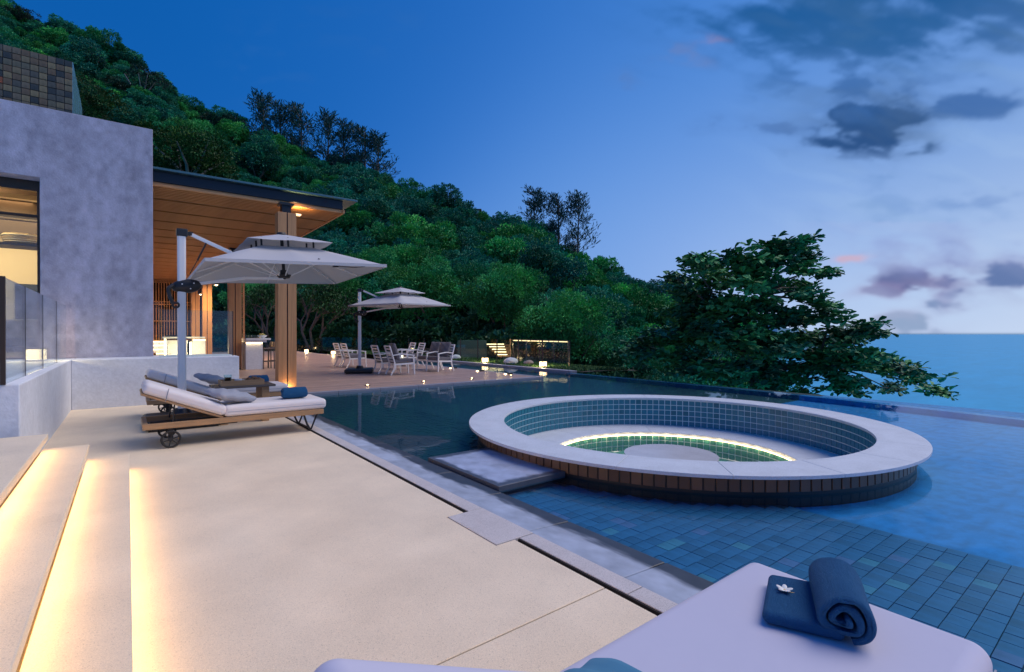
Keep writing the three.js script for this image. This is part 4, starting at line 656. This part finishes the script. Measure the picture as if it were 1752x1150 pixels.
// lights set in the deck edge
const deckLights = [[4.75, -12.08], [6.31, -12.08], [7.86, -12.1], [9.35, -12.2]];
deckLights.forEach(([x, z], k) => { const l = thing('deck_light', `small round light in the front deck edge, ${['first', 'second', 'third', 'last'][k]} from the left`, 'deck light', [x, 0.001, z], 0, 'lights in the deck edge'); part('lens', at(new THREE.SphereGeometry(0.03, 16, 10), 0, 0.008, 0), mt.softGlow, l); part('bezel', at(new THREE.TorusGeometry(0.06, 0.01, 8, 24), 0, 0.006, 0, Math.PI / 2), mt.darkSteel, l); pointLight([1, 0.68, 0.32], 0.10, [x, 0.022, z], 0.4); });
[[9.55, -16.1], [9.55, -14.3], [9.55, -12.7]].forEach(([x, z], k) => { const l = thing('deck_light', `low slot light on the right deck edge, ${['farthest', 'middle', 'nearest'][k]} one`, 'deck light', [x, 0.001, z], 0, 'lights in the deck edge'); part('lens', bx(-0.07, 0.0, 0.0, 0.03, -0.04, 0.04, 0.01), mt.softGlow, l); part('hood', bx(0.004, 0.22, 0, 0.05, -0.06, 0.06, 0.01), mt.black, l); pointLight([1, 0.68, 0.32], 0.03, [x - 0.035, 0.016, z], 0.3); });

// ------------------------------------------------------------------ channel edge, lawn, lanterns, glass fence
struct('channel_edging', M([bx(12.06, 12.36, -0.5, 0.02, -23, -12.35, 0.01), bx(9.9, 12.06, -0.5, 0.02, -23.3, -23, 0.01)]), mt.edgeStone);
struct('lawn', metre((() => { const g = new THREE.PlaneGeometry(3.0, 31, 10, 60); g.rotateX(-Math.PI / 2); const p = g.attributes.position; for (let i = 0; i < p.count; i++) p.setY(i, (fbm(p.getX(i) * 1.2 + 9, p.getZ(i) * 1.2, 3) - 0.5) * 0.10 - 0.05 * Math.max(0, p.getX(i))); g.computeVertexNormals(); return at(g, 13.86, -0.02, -27.6); })()), mt.soil);
{
  const r = rng(41), n = 9000, blade = new THREE.BufferGeometry(); blade.setAttribute('position', new THREE.Float32BufferAttribute([-0.012, 0, 0, 0.012, 0, 0, 0.004, 0.09, 0.02, -0.006, 0, -0.012, 0.006, 0, 0.012, -0.02, 0.08, 0.0], 3)); blade.computeVertexNormals();
  const im = new THREE.InstancedMesh(blade, mt.grass, n), m = new THREE.Matrix4(), q = new THREE.Quaternion(), up = new THREE.Vector3(0, 1, 0); for (let i = 0; i < n; i++) { const x = 12.4 + 2.6 * r(), z = -12.3 - 24 * Math.pow(r(), 1.3), s = 0.7 + 0.9 * r(); q.setFromAxisAngle(up, r() * 6.28); m.compose(new THREE.Vector3(x, -0.04 - 0.05 * Math.max(0, x - 13.86), z), q, new THREE.Vector3(s * 2.2, s, s * 2.2)); im.setMatrixAt(i, m); }
  im.name = numbered('grass'); im.userData = { kind: 'stuff', label: 'short green grass strip between the water channel and the glass fence', category: 'grass' }; scene.add(im);
}
function floorLantern(x, z, y, label, k = 0.9) { const l = thing('lantern', label, 'lantern', [x, y, z]); part('lamp_shade', bx(-0.10, 0.10, 0.03, 0.22, -0.10, 0.10, 0.012), mt.softGlow, l); part('frame', M([bx(-0.115, 0.115, 0, 0.03, -0.115, 0.115), bx(-0.115, 0.115, 0.22, 0.24, -0.115, 0.115), ...[-1, 1].flatMap((a) => [-1, 1].map((c) => bx(a * 0.108 - 0.006, a * 0.108 + 0.006, 0.03, 0.22, c * 0.108 - 0.006, c * 0.108 + 0.006)))]), mt.darkSteel, l); pointLight([1, 0.66, 0.32], k, [x, y + 0.13, z], 2); }
floorLantern(12.62, -18.35, 0.0, 'glowing lantern on the grass, left one of two by the channel', 2.2);
floorLantern(12.72, -14.55, 0.0, 'glowing lantern on the grass, right one of two by the channel', 2.2);
{ const a = sight(570, 599, 31), b = sight(524, 596.5, 34); floorLantern(a.x, a.z, 0.0, 'glowing lantern at the far end of the deck, right one behind the chairs', 3); floorLantern(b.x, b.z, 0.0, 'glowing lantern at the far end of the deck, beside the first post', 3); }
[[13.05, -17.05, 0.26, 'round white boulder on the grass between the two lanterns'], [13.35, -16.2, 0.18, 'small brownish boulder on the grass by the fence'], [13.3, -22.0, 0.22, 'pale boulder on the grass farther along the channel']].forEach(([x, z, s, l], k) => { const g = new THREE.IcosahedronGeometry(1, 3), p = g.attributes.position; for (let i = 0; i < p.count; i++) { const f = 0.85 + 0.35 * fbm(p.getX(i) * 1.6 + k * 7, p.getY(i) * 1.6 + p.getZ(i) * 1.3, 3); p.setXYZ(i, p.getX(i) * s * 1.25 * f, p.getY(i) * s * 0.75 * f, p.getZ(i) * s * f); } g.computeVertexNormals(); solo('boulder', metre(g), k === 1 ? mat([0.30, 0.24, 0.22], 0.9) : mt.rock, l, 'boulder', [x, s * 0.3, z]); });
{
  const f = thing('glass_fence', 'long frameless glass fence behind the lawn and deck', 'fence');
  const line = [[13.6, -14.0], [13.6, -15.6], [13.6, -17.2], [13.6, -18.8], [13.6, -20.4], [13.6, -22], [13.6, -24], [13.6, -26], [13.6, -28], [13.6, -30.5], [13.6, -33], [13.6, -36], [11.6, -38.5], [9.2, -39.4], [6.8, -39.8], [4.4, -40]];
  for (let k = 0; k < line.length - 1; k++) { const [x0, z0] = line[k], [x1, z1] = line[k + 1], L = Math.hypot(x1 - x0, z1 - z0), a = Math.atan2(-(z1 - z0), x1 - x0); part('glass_panel', bx(0.03, L - 0.03, -0.05, 1.02, -0.006, 0.006), mt.fenceGlass, f, [x0, 0, z0], [0, a, 0]); }
  for (const [x, z] of line) part('post', bx(x - 0.02, x + 0.02, -0.3, 1.03, z - 0.02, z + 0.02), mt.darkSteel, f);
}
{ // lit stair and handrail light on the slope beyond the fence
  const s = thing('hillside_stair', 'stone stair on the slope with five warm lit nosings beyond the fence', 'stair');
  const o = sight(852, 600, 27), wallM = mat([0.30, 0.18, 0.10], 0.9, { map: tPlaster });
  s.position.set(o.x, -0.1, o.z); s.rotation.y = -YAW;
  for (let k = 0; k < 5; k++) { const y = 0.26 + k * 0.135, x1 = 0.62, x0 = -0.05 - k * 0.16; part('step', bx(x0, x1, y - 0.13, y - 0.012, -0.4 - k * 0.32, -0.05 - k * 0.32, 0.004), wallM, s); part('light_strip', bx(x0 + 0.02, x1 - 0.12 - k * 0.05, y - 0.012, y + 0.022, -0.09 - k * 0.32, -0.05 - k * 0.32), mt.softGlow, s); }
  part('side_wall', bx(0.63, 0.70, -0.2, 1.1, -2.2, 0.05), wallM, s); part('foot_slab', bx(-0.9, 0.62, -0.4, 0.0, -0.3, 1.2), wallM, s); part('retaining_wall', bx(-2.4, -0.75, -0.3, 1.0, -2.5, -1.9), mat([0.10, 0.16, 0.13], 0.9, { map: tPlaster }), s);
  const q = sight(852, 591, 26.2); pointLight([1, 0.6, 0.26], 3.2, [q.x, 0.75, q.z], 0.5);
  const a = sight(878, 582.5, 26), b = sight(972, 585, 24.5), h = thing('lit_handrail', 'straight handrail underlit by a warm line of light beyond the fence', 'handrail');
  part('rail', bar([a.x, a.y + 0.05, a.z], [b.x, b.y + 0.05, b.z], 0.06, 0.05), mt.darkSteel, h); for (let k = 0; k < 6; k++) { const t0 = k / 6 + 0.006, t1 = (k + 0.93) / 6, L = (t) => [lerp(a.x, b.x, t), lerp(a.y, b.y, t), lerp(a.z, b.z, t)]; part('light_strip', bar(L(t0), L(t1), 0.03, 0.045), mt.dimGlow, h); } for (let k = 0; k <= 4; k++) { const x = lerp(a.x, b.x, k / 4), y = lerp(a.y, b.y, k / 4), z = lerp(a.z, b.z, k / 4); part('post', bx(x - 0.02, x + 0.02, -1.6, y, z - 0.02, z + 0.02), mt.darkSteel, h); }
}

// ------------------------------------------------------------------ trees
const V = (x, y, z) => new THREE.Vector3(x, y, z);
class Leaves {                                                     // collects small leaf faces with a colour each
  constructor() { this.p = []; this.n = []; this.c = []; }
  leaf(o, dir, up, L, W, c, fold = 0.25) {                         // two folded halves, four triangles
    const s = V().crossVectors(dir, up).normalize(), u = V().crossVectors(s, dir).normalize();
    const b = o, t = o.clone().addScaledVector(dir, L).addScaledVector(u, -L * 0.12), m = o.clone().addScaledVector(dir, L * 0.62);
    const l = m.clone().addScaledVector(s, W / 2).addScaledVector(u, W * fold), r = m.clone().addScaledVector(s, -W / 2).addScaledVector(u, W * fold);
    this.tri(b, l, t, c); this.tri(b, t, r, c);
  }
  round(o, dir, up, L, W, c, fold) {                              // broad leaf, widest past the middle, blunt tip
    const s = V().crossVectors(dir, up).normalize(), u = V().crossVectors(s, dir).normalize(), P = (f, w, h) => o.clone().addScaledVector(dir, L * f).addScaledVector(s, W * w).addScaledVector(u, W * fold * Math.abs(w) * 2 - L * h);
    const t = P(1, 0, 0.14), k = P(0.55, 0, 0.03); for (const q of [1, -1]) { const a = P(0.45, 0.36 * q, 0.0), b = P(0.80, 0.46 * q, 0.05); this.tri(o, a, k, c); this.tri(a, b, k, c); this.tri(b, t, k, c); }
  }
  tri(a, b, d, c) { const n = V().subVectors(b, a).cross(V().subVectors(d, a)).normalize(); for (const q of [a, b, d]) { this.p.push(q.x, q.y, q.z); this.n.push(n.x, n.y, n.z); this.c.push(...c); } }
  geo() { const g = new THREE.BufferGeometry(); g.setAttribute('position', new THREE.Float32BufferAttribute(this.p, 3)); g.setAttribute('normal', new THREE.Float32BufferAttribute(this.n, 3)); g.setAttribute('color', new THREE.Float32BufferAttribute(this.c, 3)); return g; }
}
const leafMat = phys([1, 1, 1], 0.55, { vertexColors: true, specularIntensity: 0.6 });
const rnd3 = (r) => { const z = 2 * r() - 1, a = 6.2832 * r(), k = Math.sqrt(1 - z * z); return V(Math.cos(a) * k, z, Math.sin(a) * k); };
// crown of many leaf clumps on uneven boughs, gaps between them; unit tree: crown about 2 across, origin at the foot
function crownGeo(seed, { boughs = 26, clumps = 26, leaves = 11, size = 0.055, tall = 1.0, base = [0.03, 0.085, 0.028], spread = 1, flat = 0.6 }) {
  const r = rng(seed), L = new Leaves(), lobes = [];
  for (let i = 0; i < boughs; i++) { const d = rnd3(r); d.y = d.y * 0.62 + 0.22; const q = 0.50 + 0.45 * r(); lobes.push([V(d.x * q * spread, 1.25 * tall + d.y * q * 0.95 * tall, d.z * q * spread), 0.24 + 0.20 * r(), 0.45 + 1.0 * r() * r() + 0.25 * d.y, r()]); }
  for (const [c, R, v, hue] of lobes) for (let k = 0; k < clumps; k++) {
    const d = rnd3(r); if (d.y < -0.55) d.y *= -0.6; const o = c.clone().add(V(d.x * R, d.y * R * flat, d.z * R)), cv = v * (0.75 + 0.5 * r());
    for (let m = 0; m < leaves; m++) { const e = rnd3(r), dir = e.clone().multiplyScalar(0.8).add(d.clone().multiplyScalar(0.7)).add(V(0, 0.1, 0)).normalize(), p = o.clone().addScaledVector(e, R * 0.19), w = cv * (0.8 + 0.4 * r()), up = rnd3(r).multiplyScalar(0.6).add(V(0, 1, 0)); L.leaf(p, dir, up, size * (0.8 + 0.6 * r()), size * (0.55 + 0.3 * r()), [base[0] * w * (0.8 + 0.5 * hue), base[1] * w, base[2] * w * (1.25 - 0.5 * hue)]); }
  }
  return L.geo();
}
function trunkGeo(seed, h = 1.3, r0 = 0.09, limbs = 6) { const r = rng(seed), l = [rod([0, -0.35, 0], [0.03, h * 0.6, 0.02], r0, r0 * 0.75, 9)]; const top = [0.03, h * 0.6, 0.02]; for (let k = 0; k < limbs; k++) { const a = k * 6.283 / limbs + r(), q = 0.4 + 0.3 * r(), m = [top[0] + Math.cos(a) * q * 0.5, top[1] + 0.25 + 0.1 * r(), top[2] + Math.sin(a) * q * 0.5], e = [m[0] + Math.cos(a + 0.3) * q * 0.6, m[1] + 0.3 + 0.3 * r(), m[2] + Math.sin(a + 0.3) * q * 0.6]; l.push(rod(top, m, r0 * 0.6, r0 * 0.36, 7), rod(m, e, r0 * 0.36, r0 * 0.12, 6)); } return M(l); }
const GREENS = [[0.030, 0.290, 0.110], [0.022, 0.215, 0.120], [0.055, 0.350, 0.090], [0.020, 0.190, 0.105], [0.038, 0.260, 0.135], [0.080, 0.390, 0.090]];
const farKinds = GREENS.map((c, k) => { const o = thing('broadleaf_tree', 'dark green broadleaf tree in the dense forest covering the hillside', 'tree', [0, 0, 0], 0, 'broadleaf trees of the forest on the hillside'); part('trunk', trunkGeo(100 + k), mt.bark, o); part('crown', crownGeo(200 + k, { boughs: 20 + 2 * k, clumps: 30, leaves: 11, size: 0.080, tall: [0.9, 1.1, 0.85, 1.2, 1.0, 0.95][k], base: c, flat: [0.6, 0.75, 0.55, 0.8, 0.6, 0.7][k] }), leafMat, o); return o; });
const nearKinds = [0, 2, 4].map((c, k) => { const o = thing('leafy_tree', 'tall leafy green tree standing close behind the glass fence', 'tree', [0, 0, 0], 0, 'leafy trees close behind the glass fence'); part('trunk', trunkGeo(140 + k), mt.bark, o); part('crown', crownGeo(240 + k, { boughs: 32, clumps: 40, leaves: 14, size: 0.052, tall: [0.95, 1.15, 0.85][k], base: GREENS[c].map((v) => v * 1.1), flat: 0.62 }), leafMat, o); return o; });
{
  const r = rng(77), spots = [], seenAt = (x, z) => { const d = x * FWD.x + z * FWD.z, c = x * RGT.x + z * RGT.z; return [876 + FOC * c / d, d]; };
  // near row behind the fence and down the slope to the pool edge
  const near = [];
  for (let k = 0; k < 900 && near.length < 64; k++) { const px = 395 + 800 * r(), [, , , d0] = profile(px), d = d0 + 1.5 + 14 * r(), p = sight(px, 571, d); if (p.x < 15.5 && p.z > -43) continue; const R = 2.6 + 1.7 * r(); if (near.some(([x, z, q]) => Math.hypot(x - p.x, z - p.z) < (R + q) * 0.62)) continue; near.push([p.x, p.z, R]); }
  near.sort((a, b) => seenAt(...a)[1] - seenAt(...b)[1]);
  let used = [0, 0, 0];
  near.forEach(([x, z, R], i) => { const k = i % 3, y = ground(x, z), [px] = seenAt(x, z), s = R * (px > 960 ? 0.85 : 1.0); const o = used[k]++ ? copyOf(nearKinds[k], [x, y, z], r() * 6.28) : nearKinds[k]; o.position.set(x, y - s * 0.50, z); o.rotation.y = r() * 6.28; o.scale.set(s, s * (1.0 + 0.3 * r()), s); spots.push([x, z, R]); });
  // the forest up to the ridge
  for (let k = 0; k < 16000 && spots.length < 900; k++) {
    const px = -260 + 1560 * r(), [, , dr, d0] = profile(px), t = Math.pow(r(), 0.8), d = lerp(d0 + 6, dr + 6, t), p = sight(px, 571, d); if (p.x < 16 && p.z > -44) continue;
    const R = (2.3 + 2.3 * r()) * (0.85 + 0.3 * t); if (spots.some(([x, z, q]) => Math.hypot(x - p.x, z - p.z) < (R + q) * 0.54)) continue; spots.push([p.x, p.z, R]);
  }
  const forest = spots.slice(near.length); const cnt = farKinds.map(() => 0);
  const shown = forest.filter(([x, z]) => { const [px, d] = seenAt(x, z), y = 571 - FOC * (ground(x, z) + 8 - EYE) / d; return px > -60 && px < 1250 && !(px < 262 && y > 215); }).sort((a, b) => b[2] / seenAt(b[0], b[1])[1] - a[2] / seenAt(a[0], a[1])[1]).slice(0, 215), own = new Set(shown), rest = [[], [], []];
  for (const s of forest) {
    const [x, z, R] = s, k = Math.min(5, Math.floor(hash2(x * 3, z * 3, 1) * 6)), y = ground(x, z) - R * 0.25, a = r() * 6.28, hy = R * (0.85 + 0.4 * r());
    if (own.has(s)) { const o = cnt[k]++ ? copyOf(farKinds[k], [x, y, z], a) : farKinds[k]; o.position.set(x, y, z); o.rotation.y = a; o.scale.set(R, hy, R); } else rest[k % 3].push([x, y, z, a, R, hy]);
  }
  rest.forEach((l, k) => { const im = new THREE.InstancedMesh(farKinds[k * 2].children[1].geometry, leafMat, l.length), m = new THREE.Matrix4(), q = new THREE.Quaternion(); l.forEach(([x, y, z, a, R, hy], i) => { q.setFromAxisAngle(V(0, 1, 0), a); im.setMatrixAt(i, m.compose(V(x, y, z), q, V(R, hy, R))); }); im.name = numbered('forest'); im.userData = { kind: 'stuff', label: ['far green mass of forest on the upper hill', 'dark bluish mass of forest on the upper hill', 'deep green mass of forest on the upper hill'][k], category: 'forest' }; scene.add(im); });
  // low undergrowth closing the gaps between the trunks
  const ug = crownGeo(333, { boughs: 12, clumps: 16, leaves: 9, size: 0.14, tall: 0.35, base: [0.030, 0.150, 0.060] }), n = 1300, im = new THREE.InstancedMesh(ug, leafMat, n), m = new THREE.Matrix4(), q = new THREE.Quaternion();
  for (let i = 0; i < n; i++) { const px = -200 + 1480 * r(), [, , dr, d0] = profile(px), d = lerp(d0 - 1, dr, Math.pow(r(), 1.5)), p = sight(px, 571, d), bad = p.x < 15 && p.z > -42.5, s = 1.6 + 2 * r(); q.setFromAxisAngle(V(0, 1, 0), r() * 6.28); im.setMatrixAt(i, m.compose(V(p.x, bad ? -30 : ground(p.x, p.z) - 0.4, p.z), q, V(s, s, s))); }
  im.name = numbered('undergrowth'); im.userData = { kind: 'stuff', label: 'dark leafy undergrowth between the trees of the slope', category: 'undergrowth' }; scene.add(im);
}
// tall feathery trees that stand out on the ridge
function feathery(seed) {
  const r = rng(seed), L = new Leaves(), br = [], H = 1; br.push(rod([0, -0.1, 0], [0.02, 0.95, 0], 0.016, 0.004, 6));
  for (let k = 0; k < 38; k++) { const y = 0.22 + 0.72 * r(), a = r() * 6.283, q = (0.17 * (1.1 - y) + 0.05) * (0.7 + 0.6 * r()), e = V(Math.cos(a) * q, y + q * 0.9, Math.sin(a) * q), o = V(0.02 * y, y, 0); br.push(rod(o.toArray(), e.toArray(), 0.005, 0.0015, 4));
    for (let m = 0; m < 30; m++) { const t = 0.25 + 0.8 * r(), p = o.clone().lerp(e, t).addScaledVector(rnd3(r), 0.035), d = V(Math.cos(a) * 0.4, 0.8, Math.sin(a) * 0.4).add(rnd3(r).multiplyScalar(0.7)).normalize(), w = 0.6 + 0.7 * r(); L.leaf(p, d, rnd3(r), 0.045 + 0.03 * r(), 0.010, [0.022 * w, 0.090 * w, 0.075 * w], 0.1); } }
  return [M(br), L.geo()];
}
const fg = [1, 2, 3].map((k) => feathery(600 + k));
[[448, 180, 300, 'tall feathery tree on the ridge, leftmost of the left group'], [482, 192, 300, 'tall feathery tree on the ridge, second of the left group'], [517, 196, 310, 'tall feathery tree on the ridge, third of the left group, broad twin top'], [560, 210, 312, 'tall feathery tree on the ridge, middle of the left group'], [590, 222, 318, 'slim feathery tree on the ridge, fifth of the left group'], [625, 234, 318, 'round feathery tree on the ridge, last of the left group'], [645, 246, 322, 'small feathery tree at the right end of the left ridge group'], [916, 338, 440, 'tall feathery tree on the ridge, left of the right group'], [955, 348, 445, 'tall feathery tree on the ridge, middle of the right group'], [988, 348, 450, 'tall feathery tree on the ridge, right of the right group']].forEach(([px, y0, y1, lab], k) => {
  const [, , dr] = profile(px), d = dr - 4, foot = sight(px, y1 + 10, d), H = (y1 - y0 + 30) / FOC * d, t = thing('feathery_tree', lab, 'tree', [foot.x, foot.y - 1, foot.z], k * 2.1); const [b, l] = fg[k % 3], s = k > 4 && k < 7 ? 1.5 : 1.15; part('trunk', b, mt.bark, t); part('crown', l, leafMat, t); t.scale.set(H * s, H, H * s);
});
// single trees that stand out from the forest
{
  const solos = [[975, 452, 108, 3.1, [0.17, 0.25, 0.16], 'pale silvery green tree in bloom near the right end of the ridge', 21], [880, 545, 46, 5.2, [0.040, 0.125, 0.030], 'broad bright green tree with tiered boughs above the lit stair', 22], [745, 440, 84, 5.4, [0.075, 0.140, 0.060], 'light green tree with a pale crown mid slope', 23], [240, 150, 128, 7, [0.030, 0.075, 0.045], 'large emergent tree with pale trunks left on the ridge', 24], [385, 215, 138, 5.4, [0.022, 0.060, 0.034], 'dark umbrella-crowned tree on the ridge above the roof', 25], [320, 275, 78, 7.5, [0.045, 0.130, 0.022], 'bright green tree right behind the concrete house', 26], [130, 175, 70, 4.5, [0.045, 0.120, 0.024], 'bright green tree beside the tiled tower', 27], [40, 40, 148, 4.5, [0.026, 0.062, 0.040], 'dark tree on the skyline at the far left', 28]];
  for (const [px, py, d, R, c, lab, seed] of solos) { const p = sight(px, py, d), t = thing('tall_tree', lab, 'tree', [p.x, p.y - 1.35 * R, p.z], seed); const tr = trunkGeo(seed, 1.5, 0.075, 7); part('trunk', tr, mt.paleBark, t); part('crown', crownGeo(seed + 400, { boughs: seed === 24 || seed === 25 ? 16 : 30, clumps: 34, leaves: 12, size: 0.055, base: c, flat: seed === 24 || seed === 25 ? 0.35 : 0.6, spread: 1.05 }), leafMat, t); t.scale.setScalar(R); }
}
// two bare-limbed trees behind the bar end and the first post
function limbTree(px, py, d, lab, seed, S) {
  const r = rng(seed), p = sight(px, py, d), t = thing('bare_limbed_tree', lab, 'tree', [p.x, p.y, p.z]), seg = [], L = new Leaves();
  const grow = (o, dir, len, rad, depth) => { const e = o.clone().addScaledVector(dir, len); seg.push(rod(o.toArray(), e.toArray(), rad, rad * 0.72, 7)); if (depth === 0) { for (let k = 0; k < 34; k++) { const q = e.clone().addScaledVector(rnd3(r), 0.55), w = 0.7 + 0.6 * r(); L.leaf(q, rnd3(r).add(V(0, 0.2, 0)).normalize(), V(0, 1, 0), 0.26, 0.12, [0.035 * w, 0.11 * w, 0.03 * w]); } return; } const n = depth > 3 ? 2 : 2 + (r() < 0.4 ? 1 : 0); for (let k = 0; k < n; k++) { const d2 = dir.clone().add(rnd3(r).multiplyScalar(0.75)).add(V(0, 0.18, 0)).normalize(); grow(e, d2, len * (0.72 + 0.15 * r()), rad * 0.70, depth - 1); } };
  for (let k = 0; k < 3; k++) grow(V(k * 0.3 - 0.3, -0.6, 0), V((r() - 0.5) * 0.9, 1, (r() - 0.5) * 0.5).normalize(), S, 0.13, 4);
  part('trunk', M(seg), mt.bark, t); part('crown', L.geo(), leafMat, t);
}
limbTree(535, 585, 40, 'tree with pale bare twisting limbs right of the first post', 51, 1.5); limbTree(466, 585, 41, 'tree with a pale forked limb between the bar and the first post', 52, 1.5);

// the big leafy tree beyond the pool edge: limbs carrying flat sprays of large leaves
{
  const t = thing('sea_almond_tree', 'big dark leafy tree with tiered boughs leaning over the sea beyond the pool edge', 'tree'), r = rng(900);
  const blobs = [[1352, 436, 48, 28], [1300, 456, 46, 22], [1262, 446, 26, 14], [1392, 462, 26, 10], [1186, 452, 24, 18], [1158, 478, 28, 9], [1222, 478, 40, 22], [1290, 486, 44, 12], [1362, 492, 34, 12], [1388, 502, 16, 10], [1200, 520, 46, 30], [1270, 530, 60, 28], [1340, 545, 46, 24], [1398, 524, 24, 10], [1425, 540, 14, 9], [1160, 560, 50, 28], [1108, 596, 40, 22], [1230, 580, 60, 30], [1310, 590, 50, 26], [1380, 590, 50, 26], [1440, 575, 34, 18], [1484, 566, 22, 14], [1420, 625, 50, 26], [1480, 612, 36, 16], [1528, 630, 34, 14], [1576, 646, 22, 10], [1604, 668, 12, 8], [1340, 640, 56, 24], [1260, 640, 60, 20], [1180, 625, 50, 20], [1450, 660, 40, 14], [1520, 664, 26, 9], [1370, 672, 40, 12], [1290, 668, 40, 10]];
  const kinds = [0, 1, 2, 3].map((k) => {                          // spray: rosettes of leaves at twig ends
    const q = rng(910 + k), L = new Leaves(), base = [[0.040, 0.200, 0.075], [0.060, 0.260, 0.075], [0.028, 0.140, 0.068], [0.090, 0.330, 0.100]][k];
    for (let i = 0; i < 8; i++) { const o = V((q() - 0.5) * 0.56, (q() - 0.5) * 0.20, (q() - 0.5) * 0.56), n = 6 + Math.floor(q() * 3); for (let m = 0; m < n; m++) { const a = m * 6.283 / n + q(), d = V(Math.cos(a), 0.1 + 1.5 * (q() - 0.5), Math.sin(a)).normalize(), w = 0.6 + 0.9 * q(), l = 0.16 + 0.09 * q(), W = l * (0.58 + 0.14 * q()), c = base.map((v) => v * w); L.round(o.clone().addScaledVector(d, 0.02), d, V(1.3 * (q() - 0.5), 1, 1.3 * (q() - 0.5)), l, W, c, 0.14); } }
    return L.geo();
  });
  const area = blobs.reduce((s, b) => s + b[2] * b[3], 0), root = sight(1285, 571, 16.6), crown = []; root.y = -7;
  const hub = [sight(1290, 640, 16.6), sight(1250, 560, 16.4), sight(1305, 505, 16.6), sight(1400, 620, 16.2)];
  part('trunk', M([rod(root.toArray(), hub[0].toArray(), 0.24, 0.16, 12), rod(hub[0].toArray(), hub[1].toArray(), 0.14, 0.09, 10), rod(hub[1].toArray(), hub[2].toArray(), 0.09, 0.05, 9), rod(hub[0].toArray(), hub[3].toArray(), 0.11, 0.06, 9)]), mt.bark, t);
  let left = 296; const wood = [], fill = [];
  blobs.forEach(([x, y, rx, ry], i) => {
    const d = 16.4 + 2.6 * (hash2(i, 4) - 0.5), c = sight(x, y, d), h = [...hub].sort((a, b) => a.distanceTo(c) - b.distanceTo(c))[0], mid = h.clone().lerp(c, 0.55).add(V(0, 0.10, 0)); wood.push(rod(h.toArray(), mid.toArray(), 0.045, 0.03, 7), rod(mid.toArray(), c.toArray(), 0.03, 0.012, 6));
    for (let k = 0; k < Math.round(rx * ry / area * 120); k++) { const a = r() * 6.283, q = Math.sqrt(r()) * 0.85, p = sight(x + Math.cos(a) * q * rx, y + Math.sin(a) * q * ry, d + (r() - 0.5) * 2.2), m4 = new THREE.Matrix4().compose(p, new THREE.Quaternion().setFromEuler(new THREE.Euler((r() - 0.5) * 0.6, r() * 6.28, (r() - 0.5) * 0.6)), V(1.1, 1, 1.1)); fill.push(kinds[Math.floor(r() * 4)].clone().applyMatrix4(m4)); }
    const n = Math.max(3, Math.round(rx * ry / area * 296)); for (let k = 0; k < n && left > 0; k++, left--) { const a = r() * 6.283, q = Math.sqrt(r()), p = sight(x + Math.cos(a) * q * rx * 0.95, y + Math.sin(a) * q * ry * 0.9, d + (r() - 0.5) * 2.0), m = part('leaf_spray', kinds[Math.floor(r() * 4)], leafMat, t, p.toArray(), [(r() - 0.5) * 0.5, r() * 6.283, (r() - 0.5) * 0.5]); m.scale.setScalar(1.0 + 0.5 * r()); m.scale.y *= 0.8; if (k % 3 === 0) wood.push(rod(c.toArray(), p.toArray(), 0.014, 0.006, 5)); }
  });
  part('limb', M(wood), mt.bark, t); stuffPart(part('foliage', M(fill), leafMat, t));
}
// villas peeping out on the ridge
[[805, 356, 126, 'tiny dark villa roof at the ridge line above the slope'], [888, 386, 122, 'tiny pale villa terrace at the ridge below the feathery trees']].forEach(([px, py, d, lab], k) => { const p = sight(px, py + 8, d), t = thing('hill_villa', lab, 'house', [p.x, p.y - 2.0, p.z], -YAW); part('wall', bx(-2.4, 2.4, -1, 2.1, -2, 2), mt.cream, t); part('roof', bx(-2.9, 2.9, 2.1, 2.35, -2.5, 2.5, 0.05), k ? mt.white : mt.greyWood, t); for (let i = 0; i < 3; i++) part('window', bx(-1.8 + i * 1.3, -0.9 + i * 1.3, 0.5, 1.7, 2.0, 2.03), k ? mt.blackGlass : mt.blackGlass, t); });
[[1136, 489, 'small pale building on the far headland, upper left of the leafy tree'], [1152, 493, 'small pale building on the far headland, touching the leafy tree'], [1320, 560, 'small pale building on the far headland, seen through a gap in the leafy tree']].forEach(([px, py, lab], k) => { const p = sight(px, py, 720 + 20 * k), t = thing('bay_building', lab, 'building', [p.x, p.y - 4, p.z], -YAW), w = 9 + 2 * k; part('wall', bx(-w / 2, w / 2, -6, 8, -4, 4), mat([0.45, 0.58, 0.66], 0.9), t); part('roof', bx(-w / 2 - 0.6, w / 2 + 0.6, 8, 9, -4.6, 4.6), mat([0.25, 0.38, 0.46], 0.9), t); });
renderer.render(scene, camera);
